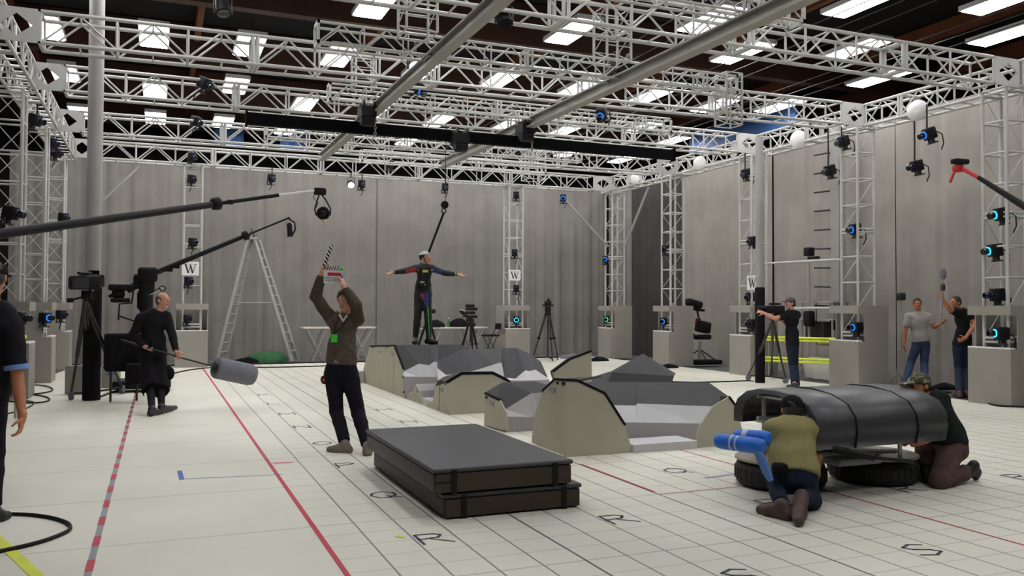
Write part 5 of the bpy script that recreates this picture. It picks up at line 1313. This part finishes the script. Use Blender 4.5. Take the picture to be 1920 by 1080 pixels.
        if sleeves:
            for S in 'LR':
                a, b, c = J['s'+S], J['e'+S], J['w'+S]
                q, d = (a.lerp(b, sleeve), b-a) if sleeve <= 1 else (b.lerp(c, sleeve-1), c-b); f.cut(q, d, .1)
        return fobj(f, name, mats or M[m], s.t, vox, wr, 34, zones, seed=len(m))
    def trousers(s, m, e=.012, upto=1.93, e2=None, name='trousers', wr=.0035, waist=.45, vox=.01, w=1.):
        f = Field(); J = s.J; up2 = J['be']-J['pv']; R2 = frame(up2 if up2.length > .02 else V((0, 0, 1)), J['hR']-J['hL'])
        f.ell(J['pv'], (.158*w+e, .112*w+e, .12+e), R2, .06); f.ell((J['be']+J['pv'])/2, (.147*w+e, .102*w+e, .12+e), R2, .06)
        for S in 'LR': s.leg(f, S, e, upto, e2)
        wp = J['pv'].lerp(J['be'], waist); f.cut(wp, J['be']-J['pv'], .26)
        for S in 'LR':
            a, b, c = J['h'+S], J['k'+S], J['a'+S]; q, d = (b.lerp(c, upto-1), c-b); f.cut(q, d, .13)
        o = fobj(f, name, M[m], s.t, vox, wr, 26, seed=3.+len(m)); s.wp = wp; s.R2 = R2; return o
    def belt(s, m='black', e=.022):
        c = s.J['pv'].lerp(s.J['be'], .36); R = s.R2; mb = MB(); n = 28; vs = []
        for r in (1., 1.):
            pass
        pts = [c+R @ V(((.151+e)*math.cos(2*pi*i/n), (.106+e)*math.sin(2*pi*i/n), 0)) for i in range(n)]
        up = R.col[2]; k = 0.018
        for i in range(n):
            a, b = pts[i], pts[(i+1) % n]; mb.add([a-up*k, b-up*k, b+up*k, a+up*k], [(0, 1, 2, 3)], 0, True)
        o = mb.build('belt', M[m], s.t, False); MB().box(c+R @ V((-.03, -(.108+e), 0)), (.045, .012, .034)).build('buckle', M['steel_buckle'], o, False)

# 1. the person with the clapperboard
h = Human(G(657, 839), 'person in brown knit jacket and dark jeans holding up a clapperboard'); P = h.P
h.set(hd=P(648, 564, -.02), nk=P(648, 590, .02), ch=P(645, 613, .02), be=P(641, 652), pv=P(640, 689, .01), sL=P(623, 600), sR=P(670, 599, -.02), eL=P(592, 557, -.03), wL=P(603.5, 513, -.06), eR=P(668, 573, -.22), wR=P(645, 540, -.17),
      hL=P(625, 703, .02), kL=P(631, 771, -.02), aL=h.Gd(647, 833, .09), tL=h.Gd(618, 842, .03), hR=P(655, 703, .02), kR=P(672, 775, -.03), aR=h.Gd(689, 838, .09), tR=h.Gd(688, 849.5, .03))
h.body((-.3, -.92, -.12), {'L': ((.3, .1, .95), (.9, -.3, -.2), .75), 'R': ((-.25, .15, .9), (-.6, .3, .1), .45, .12, -1)})
h.trousers('dark_jeans', .018, 1.92, .024, w=.97)
f_ = Field()
h.shirt('jacket_brown', .026, 2., hem=h.J['pv']+V((0, 0, .045)), name='jacket', wr=.005, sleeves=False, w=.98)
for S in 'LR':
    f = Field(); h.arm(f, S, .022, 1.93, .02); a, b, c = h.J['s'+S], h.J['e'+S], h.J['w'+S]; f.cut(b.lerp(c, .92), c-b, .1); fobj(f, 'sleeve', M['sleeve_olive'], h.t, .009, .004, 40)
h.belt(); h.hair('hair_dark', .026, back=-.06); h.shoes('shoe_grey')
f = Field().cone(P(637, 591, -.09), P(643, 602, -.13), .012, .008).cone(P(650, 592, -.09), P(644, 602, -.13), .012, .008); fobj(f, 'collar', M['collar'], h.t, .005)
MB().path([P(634, 597, -.12), P(629, 612, -.155), P(627, 626, -.17)], .006, 6).path([P(652, 597, -.12), P(640, 615, -.16), P(627, 626, -.17)], .006, 6).build('lanyard', M['black'], h.t, False)
MB().rbox(P(626.5, 634.5, -.175), (.07, .012, .09), .005).build('badge', M['green_plastic'], h.t, False)
MB().lathe([(.03, -.02), (.05, -.015), (.05, .015), (.03, .02)], P(609, 712, -.05), (.5, 1, .1), 16).build('tape_roll', M['black'], h.t, False)
MB().lathe([(.02, -.022), (.024, .022)], P(609, 712, -.05), (.5, 1, .1), 12).build('tape_core', M['red_plastic'], h.t, False)
# clapperboard
dS = h.d0-.12
c0 = D(624.5, 519.5, dS); t = thing('clapperboard', 'clapperboard with red stripe and open striped arm held up high', 'clapperboard', c0, -YAW)
s = dS/F; R0 = Matrix.Rotation(.03, 3, 'Y'); w_, h_ = 34.5*s, 24*s
MB().box((0, 0, 0), (w_, .012, h_), R0).build('board', M['white'], t, False)
MB().box((.08*w_, -.0075, .22*h_), (.74*w_, .004, .24*h_), R0).build('red_stripe', M['red_plastic'], t, False)
mb = MB()
for z in (-.02, -.16, -.3): mb.box((0, -.0075, z*h_), (.92*w_, .003, .008), R0)
for x in (-.2, .12): mb.box((x*w_, -.0078, -.28*h_), (.006, .003, .32*h_), R0)
mb.build('ruled_lines', M['grey_tape'], t, False)
MB().rbox((.5*w_, -.01, -.08*h_), (.1*w_, .03, .5*h_), .012).build('handle', M['blue_foam'], t, False)
def stick(a, b, wd, nm):
    a, b = V(a), V(b); d = (b-a); L_ = d.length; d.normalize(); u = V((-d.z, 0, d.x)); mb = MB()
    mb.prism([a-u*wd/2, b-u*wd/2, b+u*wd/2, a+u*wd/2], (0, .014, 0), 0); n = 6
    for i in range(n):
        p0, p1 = a+d*L_*(i+.1)/n, a+d*L_*(i+.55)/n; sh = d*wd*.7
        if i/n > .98: continue
        e0, e1 = p0-u*wd/2, p1-u*wd/2; mb.prism([e0-V((0, .003, 0)), e1-V((0, .003, 0)), e1+u*wd+sh-V((0, .003, 0)), e0+u*wd+sh-V((0, .003, 0))], (0, .003, 0), 1)
    return mb.build(nm, [M['black'], M['white']], t, False)
hz_ = V((-.47*w_, -.01, .53*h_))
stick(hz_+V((0, 0, .02)), hz_+V((.85*w_, 0, .03)), .034, 'lower_clapstick')
stick(hz_+V((.0, -.004, .05)), hz_+V((13*s, -.004, 47*s)), .034, 'upper_clapstick')
MB().ball((.49*w_, -.012, .66*h_), .026, 0, 12, (1, .6, .8)).build('green_marker', M['green_plastic'], t, False)

# 2. the person in black with the pole
h = Human(G(299, 768), 'bald person in black sweater and wide black trousers holding a pole'); P = h.P
h.set(hd=P(306, 563), nk=P(298, 583), ch=P(289, 604), be=P(287, 636), pv=P(287, 664), sL=P(266, 597, -.06), sR=P(310, 594, .06), eL=P(249, 628, -.12), wL=P(272, 650, -.2), eR=P(323, 627, -.02), wR=P(330, 659, -.16),
      hL=P(278, 674, -.03), kL=P(281, 715, -.04), aL=h.Gd(285, 767, .1), tL=h.Gd(301, 772, .03), hR=P(297, 674, .03), kR=P(301, 714, .0), aR=h.Gd(303, 763, .1), tR=h.Gd(328, 764, .03))
h.body((.93, -.32, -.06), {'L': ((.8, -.2, -.5), (.1, .3, .9), .8), 'R': ((.45, -.1, -.85), (.2, .8, .2), .7)})
h.shirt('black_shirt', .03, 1.95, hem=h.J['pv']+V((0, 0, -.04)), wr=.006, e2=.016, name='sweater', w=1.08, hemr=.26)
f = Field(); J = h.J
f.ell(J['pv'], (.19, .15, .14), None, .06)
for S, kx in (('L', -.01), ('R', .02)):
    b = J['k'+S].lerp(J['a'+S], .42); f.cone(J['h'+S], b, .115, .125, .05); f.cut(b, b-J['k'+S], .24)
fobj(f, 'trousers', M['black_cloth'], h.t, .01, .007, 22)
f = Field()
for S in 'LR': f = Field(); b = J['k'+S].lerp(J['a'+S], .15); f.cone(b, J['a'+S], .066, .046, .01); fobj(f, 'sock', M['black_shirt'], h.t, .009)
h.shoes('shoe_black', .012); h.hair('hair_grey', .008, back=-.075, bald=True)
MB().ball(P(316, 700, .02), .09, 0, 16, (1, .9, 1.25)).build('pouch', M['black_cloth'], h.t, False)
# pole of the mallet
hp = [D(228, 637, 13.3), D(275, 652, 12.82), D(312, 662, 12.82), D(330, 668, 12.9), MALLET_END+V((.02, 0, 0))]
MB().path(hp[:1]+hp[1:3]+hp[3:], .014, 8).build('pole', M['dark_metal'], [o for o in COL.objects if o.name == 'foam_mallet'][0])

# 3. the person on the rocks
FZ = atY(798, 643.5, 16.0); h = Human(FZ, 'person in black marker suit and helmet standing on a rock with arms spread'); P = h.P
h.set(hd=P(798, 484), nk=P(797.5, 497), ch=P(795.5, 511), be=P(794, 532), pv=P(793, 549), sL=P(780, 503), sR=P(811, 503), eL=P(758, 508), wL=P(739, 511), eR=P(834, 512), wR=P(858, 515),
      hL=P(786, 555), kL=P(783, 594, -.03), aL=P(778.5, 634), tL=P(777, 642, -.2), hR=P(800, 555), kR=P(802.5, 594, -.03), aR=P(804, 635), tR=P(818, 642, -.08))
h.body((.9, -.42, .02), {'L': ((-.95, -.2, -.25), (-.1, -.5, .85), .12, .16), 'R': ((.95, -.2, -.22), (.1, -.5, .85), .12, .16, -1)}, vox=.01)
f = Field(); h.torso(f, .013, .95); J = h.J
for S in 'LR':
    h.arm(f, S, .014); h.leg(f, S, .013, 2.); 
up = V((0, 0, 1)); f.cut(J['nk']+up*.03, up, .12)
for S in 'LR': f.cut(J['w'+S].lerp(J['e'+S], .06), J['w'+S]-J['e'+S], .1)
def seg(a, b, r, side=None):
    a_, b_ = np.array(a), np.array(b); d = b_-a_; L2 = d@d
    def fn(p):
        t = np.clip(((p-a_)@d)/L2, 0, 1); q = np.linalg.norm(p-a_-t[:, None]*d, axis=1) < r
        return q if side is None else q & (((p-a_-t[:, None]*d)@np.array(side)) > .012)
    return fn
zn = [(seg(J['sL'].lerp(J['ch'], -.1), J['sL'].lerp(J['eL'], .6), .085, (0, -.3, -1)), 1), (seg(P(783, 512), P(786, 518), .05), 1), (seg(J['sR'].lerp(J['eR'], .1), J['sR'].lerp(J['eR'], .55), .085, (0, -.2, -1)), 2),
      (seg(P(792, 553, -.1), P(796, 561, -.1), .04), 1), (seg(P(799, 553, -.1), P(799, 570, -.12), .045), 2), (seg(P(789, 565, -.05), P(783, 630, -.05), .022, (1, -.6, 0)), 1)]
fobj(f, 'marker_suit', [M['suit'], M['suit_red'], M['suit_blue']], h.t, .0095, .003, 40, zn)
MB().path([P(802, 574, -.115), P(803, 594, -.115), P(804.5, 615, -.09), P(805, 632, -.075)], .011, 6).build('green_stripe', M['suit_green'], h.t, False)
MB().torus(J['wR'].lerp(J['eR'], .16), .042, .012, J['eR']-J['wR'], 16, 6).build('wrist_band', M['suit_green'], h.t, False)
for q, sz in (((797.5, 508.5, -.128), (.11, .02, .05)), ((785, 506, -.1), (.03, .02, .02)), ((810, 506.5, -.1), (.04, .02, .02)), ((791.5, 529, -.13), (.09, .02, .04)), ((797.5, 535.5, -.125), (.025, .02, .045))):
    MB().rbox(P(*q), sz, .006).build('chest_patch', M['suit_yellow'] if q[0] != 791.5 else M['mid_metal'], h.t, False)
hb = MB()
for z, e in ((-.0, .017), (.05, .016)): hb.torus(J['pv']+V((0, 0, .08+z)), .15, .012, (0, 0, 1), 24, 6)
for sx in (-.07, .07): hb.path([J['pv']+V((sx*1.3, -.12, .12)), J['be']+V((sx*1.2, -.125, 0)), J['ch']+V((sx*1.1, -.12, .05)), J['ch']+V((sx, -.02, .19))], .014, 6)
hb.build('harness', M['black'], h.t, False)
H_, F_, u_, r_, R_ = h.hf
f = Field().ell(H_+u_*.035-F_*.018, (.1, .118, .108), R_, .01); f.cut(H_+u_*.048+F_*.03, -u_+F_*.75); fobj(f, 'helmet', [M['helmet'], M['black']], h.t, .008, zones=[(lambda p, c=np.array(H_+u_*.062), n=np.array(u_): (p-c)@n < 0, 1)])
MB().path([H_+r_*.085+u_*.03, H_+r_*.075-u_*.06+F_*.03, H_-u_*.115+F_*.05, H_-r_*.075-u_*.06+F_*.03, H_-r_*.085+u_*.03], .009, 6).build('chin_strap', M['black'], h.t, False)
h.shoes('shoe_black', .014)

# 4. the person filming
h = Human(G(1488, 724), 'person in black t-shirt and navy jeans filming beside the thin padded column'); P = h.P
h.set(hd=P(1481, 569), nk=P(1484, 582), ch=P(1484, 599), be=P(1485, 625), pv=P(1486, 646), sL=P(1472, 591, -.12), sR=P(1494, 590, .1), eL=P(1453, 597, -.24), wL=P(1432, 587, -.2), eR=P(1478, 612, .22), wR=P(1462, 598, .1),
      hL=P(1484, 655, -.08), kL=P(1486, 688, -.1), aL=h.Gd(1490, 722, .09), tL=h.Gd(1478, 724, .03), hR=P(1488, 655, .08), kR=P(1490, 688, .06), aR=h.Gd(1494, 721.5, .09), tR=h.Gd(1484, 723, .03))
h.body((-.97, -.2, -.05), {'L': ((-.9, .2, .35), (.2, .6, -.5), .7), 'R': ((-.9, 0, .3), (0, -.5, .5), .6)}, vox=.011)
h.shirt('black_shirt', .02, .62, hem=h.J['pv']+V((0, 0, -.03)), name='t_shirt', wr=.005, e2=.022); h.trousers('navy_jeans', .014, 1.99, .026); h.shoes('shoe_black'); h.hair('hair_dark', .01); h.cap('hair_grey', True)
cc = D(1453, 580, h.d0-.1); t = thing('video_camera', 'black shoulder video camera on a tripod in the hands of the person filming', 'video camera', G(1448, 719))
rz = -YAW
MB().rbox(cc, (.36, .2, .16), .03, rz).build('camera_body', M['black'], t); MB().lathe([(.05, 0), (.06, .02), (.06, .12), (.075, .2)], D(1440, 579, h.d0-.1), -RT, 14).build('lens', M['black'], t); MB().rbox(cc+V((0, 0, .11)), (.24, .06, .04), .015, rz).build('top_handle', M['black'], t)
MB().rbox(D(1462, 586, h.d0-.1), (.2, .16, .1), .03, rz).build('battery', M['black'], t); MB().rbox(D(1450, 594, h.d0-.1), (.14, .14, .12), .03).build('pan_head', M['black'], t)
q0 = D(1449, 600, h.d0-.1)
for q in (G(1403, 713), G(1473, 719), G(1447, 706)):
    MB().tube(q0, q.lerp(q0, .5), .03, n=8).tube(q.lerp(q0, .5), q+V((0, 0, .12)), .02, n=8).build('leg', M['dark_metal'], t); MB().tube(G(1442, 714)+V((0, 0, .1)), q+V((0, 0, .1)), .016, n=6).build('dolly_arm', M['black'], t)
    MB().lathe([(.04, -.025), (.06, -.02), (.06, .02), (.04, .025)], q+V((0, 0, .06)), (.8, .5, 0), 16).build('caster', M['foam_grey'], t)

# 5. the person in the grey t-shirt
h = Human(G(1716, 722), 'person in grey t-shirt and blue jeans standing before the side drapes'); P = h.P
h.set(hd=P(1720, 570), nk=P(1722, 585), ch=P(1722, 603), be=P(1724, 624), pv=P(1726, 640), sL=P(1704, 594), sR=P(1741, 594), eL=P(1697, 621), wL=P(1695, 645, -.06), eR=P(1751, 613, -.05), wR=P(1764, 607, -.2),
      hL=P(1719, 648), kL=P(1707, 682, -.03), aL=h.Gd(1696, 721, .09), tL=h.Gd(1692, 726, .03), hR=P(1734, 648), kR=P(1733, 682, -.05), aR=h.Gd(1734, 719, .09), tR=h.Gd(1732, 725, .03))
h.body((-.35, -.93, 0), {'L': ((0, -.1, -1), (.9, 0, 0), .45), 'R': ((.7, -.3, .6), (-.4, .6, .4), .7, .12, -1)}, vox=.011, skin='skin2')
h.shirt('grey_tee', .022, .7, hem=h.J['pv']+V((0, 0, .0)), name='t_shirt', wr=.005, e2=.03, w=1.08); h.trousers('blue_jeans', .016, 1.98, .026); h.belt(); h.shoes('shoe_black'); h.hair('hair_dark', .008, back=-.04)

# 6. the person holding up the microphone
h = Human(G(1803, 738), 'person in black t-shirt and dark jeans raising a microphone beside the nearest pedestal'); P = h.P
h.set(hd=P(1791, 567), nk=P(1799, 580), ch=P(1805, 597), be=P(1806, 625), pv=P(1804, 648), sL=P(1795, 586, -.1), sR=P(1815, 588, .06), eL=P(1779, 579, -.16), wL=P(1767, 561, -.2), eR=P(1829, 608, -.08), wR=P(1810, 634, -.22),
      hL=P(1797, 657), kL=P(1798, 693, -.03), aL=h.Gd(1799, 737, .09), tL=h.Gd(1787, 738, .03), hR=P(1810, 657), kR=P(1811, 693, -.02), aR=h.Gd(1812, 736, .09), tR=h.Gd(1804, 741, .03))
h.body((-.9, -.4, 0), {'L': ((-.15, -.1, .98), (-.3, .8, 0), .8), 'R': ((-.8, -.2, -.3), (.1, .8, .2), .6, .12, -1)}, vox=.011, skin='skin2')
h.shirt('black_shirt', .02, .6, hem=h.J['pv']+V((0, 0, -.02)), name='t_shirt', wr=.005, e2=.026); h.trousers('navy_jeans', .014, 1.99, .026); h.shoes('shoe_brown'); h.hair('hair_dark', .01, back=-.05)
t = thing('boom_microphone', 'grey fuzzy microphone on a short pole held up by the side drapes', 'microphone', D(1766, 620, h.d0-.22))
MB().tube(D(1764, 606, h.d0-.22), D(1768, 528, h.d0-.22), .016, n=8).build('pole', M['mid_metal'], t)
MB().lathe([(.02, 0), (.055, .03), (.06, .14), (.03, .2)], D(1768, 524, h.d0-.22), (0, 0, 1), 14).build('windshield', M['foam_grey'], t); MB().lathe([(.03, 0), (.04, .02), (.04, .1), (.03, .12)], D(1768, 545, h.d0-.22), (0, 0, 1), 12).build('shock_mount', M['dark_metal'], t)
q = G(1690, 724); t = thing('light_stand', 'thin stand with a small dark lamp head next to the person in the grey t-shirt', 'stand', q, 0, 'tripods and stands')
tp = D(1693, 556, dep(q)); MB().tube(q+V((0, 0, .05)), V((q.x, q.y, tp.z)), .014, n=6).build('post', M['truss_grey'], t); MB().rbox(V((q.x, q.y, tp.z)), (.16, .14, .16), .03).build('lamp_head', M['dark_metal'], t)
for k in range(3): MB().tube(q+V((0, 0, .3)), q+V((.3*math.cos(k*2.1), .3*math.sin(k*2.1), .02)), .012, n=6).build('leg', M['truss_grey'], t)

# 7. the crouching person in olive
h = Human(G(1490, 955), 'person in olive t-shirt and jeans crouching with their back to us at the rig'); P = h.P
h.set(hd=P(1485, 768, .34), nk=P(1487, 788, .27), ch=P(1487, 818, .2), be=P(1487, 860, .1), pv=P(1489, 893, .04), sL=P(1452, 805, .22), sR=P(1523, 807, .2), eL=P(1449, 850, .42), wL=P(1470, 866, .6), eR=P(1532, 848, .3), wR=P(1533, 872, .46),
      hL=P(1473, 901, .05), kL=P(1450, 893, .38), aL=h.Gd(1466, 948, .1), tL=h.Gd(1427, 955, .03), hR=P(1507, 901, .05), kR=h.Gd(1522, 938, .07), aR=P(1503, 931, -.2), tR=h.Gd(1497, 977, .04), xR=P(1500, 944, -.30))
h.body((.05, .97, -.1), {'L': ((.7, .5, -.3), (0, -.3, -.9), .6), 'R': ((.2, .6, -.75), (-.9, .2, 0), .55, .12, -1)}, skin='skin2', vox=.008)
h.shirt('olive_tee', .026, .78, hem=h.J['pv']+V((0, -.03, .015)), name='t_shirt', wr=.006, e2=.034, w=1.12, vox=.008, hemr=.3); h.trousers('navy_jeans', .014, 1.92, .018, waist=.25, vox=.008); h.shoes('shoe_brown', .014); h.hair('hair_dark', .005, back=-.075); h.cap('black_cloth', True, low=.0)
MB().rbox(P(1462, 880, -.06), (.12, .1, .1), .03).build('tool_pouch', M['black_cloth'], h.t, False)

# 8. the kneeling person in the camouflage cap
h = Human(G(1772, 902), 'person in camouflage cap and brown trousers kneeling at the far end of the rig'); P = h.P
h.set(hd=P(1723, 724, .0), nk=P(1739, 745), ch=P(1754, 765), be=P(1770, 800), pv=P(1783, 832), sL=P(1738, 752, .15), sR=P(1762, 752, -.12), eL=P(1725, 800, .2), wL=P(1712, 815, .1), eR=P(1757, 797, -.25), wR=P(1735, 826, -.22),
      hL=P(1777, 840, .1), kL=P(1733, 838, .2), aL=h.Gd(1736, 884, .1), tL=h.Gd(1718, 886, .03), hR=P(1787, 842, -.06), kR=h.Gd(1761, 899, .075), aR=P(1815, 884, -.02), tR=h.Gd(1829, 893, .04), xR=P(1826, 872, -.02))
h.body((-.93, -.3, -.1), {'L': ((-.6, -.3, -.6), (0, .5, .5), .6), 'R': ((-.8, .1, -.35), (0, .5, .6), .6, .12, -1)}, up=(-.15, 0, 1), skin='skin2', vox=.0085)
h.shirt('green_black', .028, .9, hem=h.J['pv']+V((.01, 0, .0)), name='top', wr=.006, e2=.03, w=1.06, hemr=.28); h.trousers('brown_trousers', .03, 1.9, .03, waist=.3, wr=.007); h.shoes('shoe_black', .012); h.hair('hair_dark', .008, back=-.05); h.cap('camo', True, low=.03)
f = Field(); H_, F_, u_, r_, R_ = h.hf; f.ell(H_-u_*.085+F_*.045, (.045, .04, .035), R_, .01); fobj(f, 'beard', M['hair_dark'], h.t, .006, .002, 80)

# 9. the person cut off by the frame edge
h = Human(G(-28, 962), 'person in black t-shirt at the frame edge with one bare arm hanging down'); P = h.P
h.set(hd=P(-10, 520), nk=P(-16, 566), ch=P(-18, 606), be=P(-24, 675), pv=P(-30, 735), sL=P(-66, 604, .05), sR=P(22, 618, -.03), eL=P(-84, 690, .1), wL=P(-80, 770, 0), eR=P(33, 712, -.04), wR=P(42, 780, -.1),
      hL=P(-50, 752), kL=P(-52, 850, -.05), aL=h.Gd(-56, 955, .1), tL=h.Gd(-40, 972, .03), hR=P(-14, 752), kR=P(-12, 850, -.05), aR=h.Gd(-14, 955, .1), tR=h.Gd(12, 966, .03))
h.body((-.15, .97, -.1), {'L': ((0, -.1, -1), (1, 0, 0), .5), 'R': ((-.05, -.12, -1), (-.9, -.2, 0), .4, .04, -1)}, skin='skin2', vox=.008)
h.shirt('black_shirt', .026, .78, hem=h.J['pv']+V((0, 0, -.02)), name='t_shirt', wr=.006, e2=.034, w=1.1); h.trousers('dark_jeans', .016, 1.92, .02); h.shoes('shoe_black'); h.hair('hair_dark', .01); h.cap('black_cloth', True, low=.02)
a, b = h.J['sR'], h.J['eR']; MB().tube(a.lerp(b, .70), a.lerp(b, .8), .086, .087, n=20).build('sleeve_trim', M['blue_trim'], h.t, False)
q = atY(20, 640, 13.6); t = thing('safety_rail', 'bright yellow rail bars beside the nearest pedestal at the frame edge', 'rail', (q.x, 13.6, 0))
MB().tube(atY(-60, 640, 13.3), atY(48, 632, 13.9), .03, n=8).build('rail_bar', M['hi_vis'], t); MB().tube(atY(-60, 702, 13.3), atY(22, 693, 13.8), .03, n=8).build('rail_bar', M['hi_vis'], t)
q = atY(30, 700, 13.75); MB().tube((q.x, q.y+.05, 0), (q.x, q.y+.05, 1.15), .025, n=8).build('post', M['mid_metal'], t)
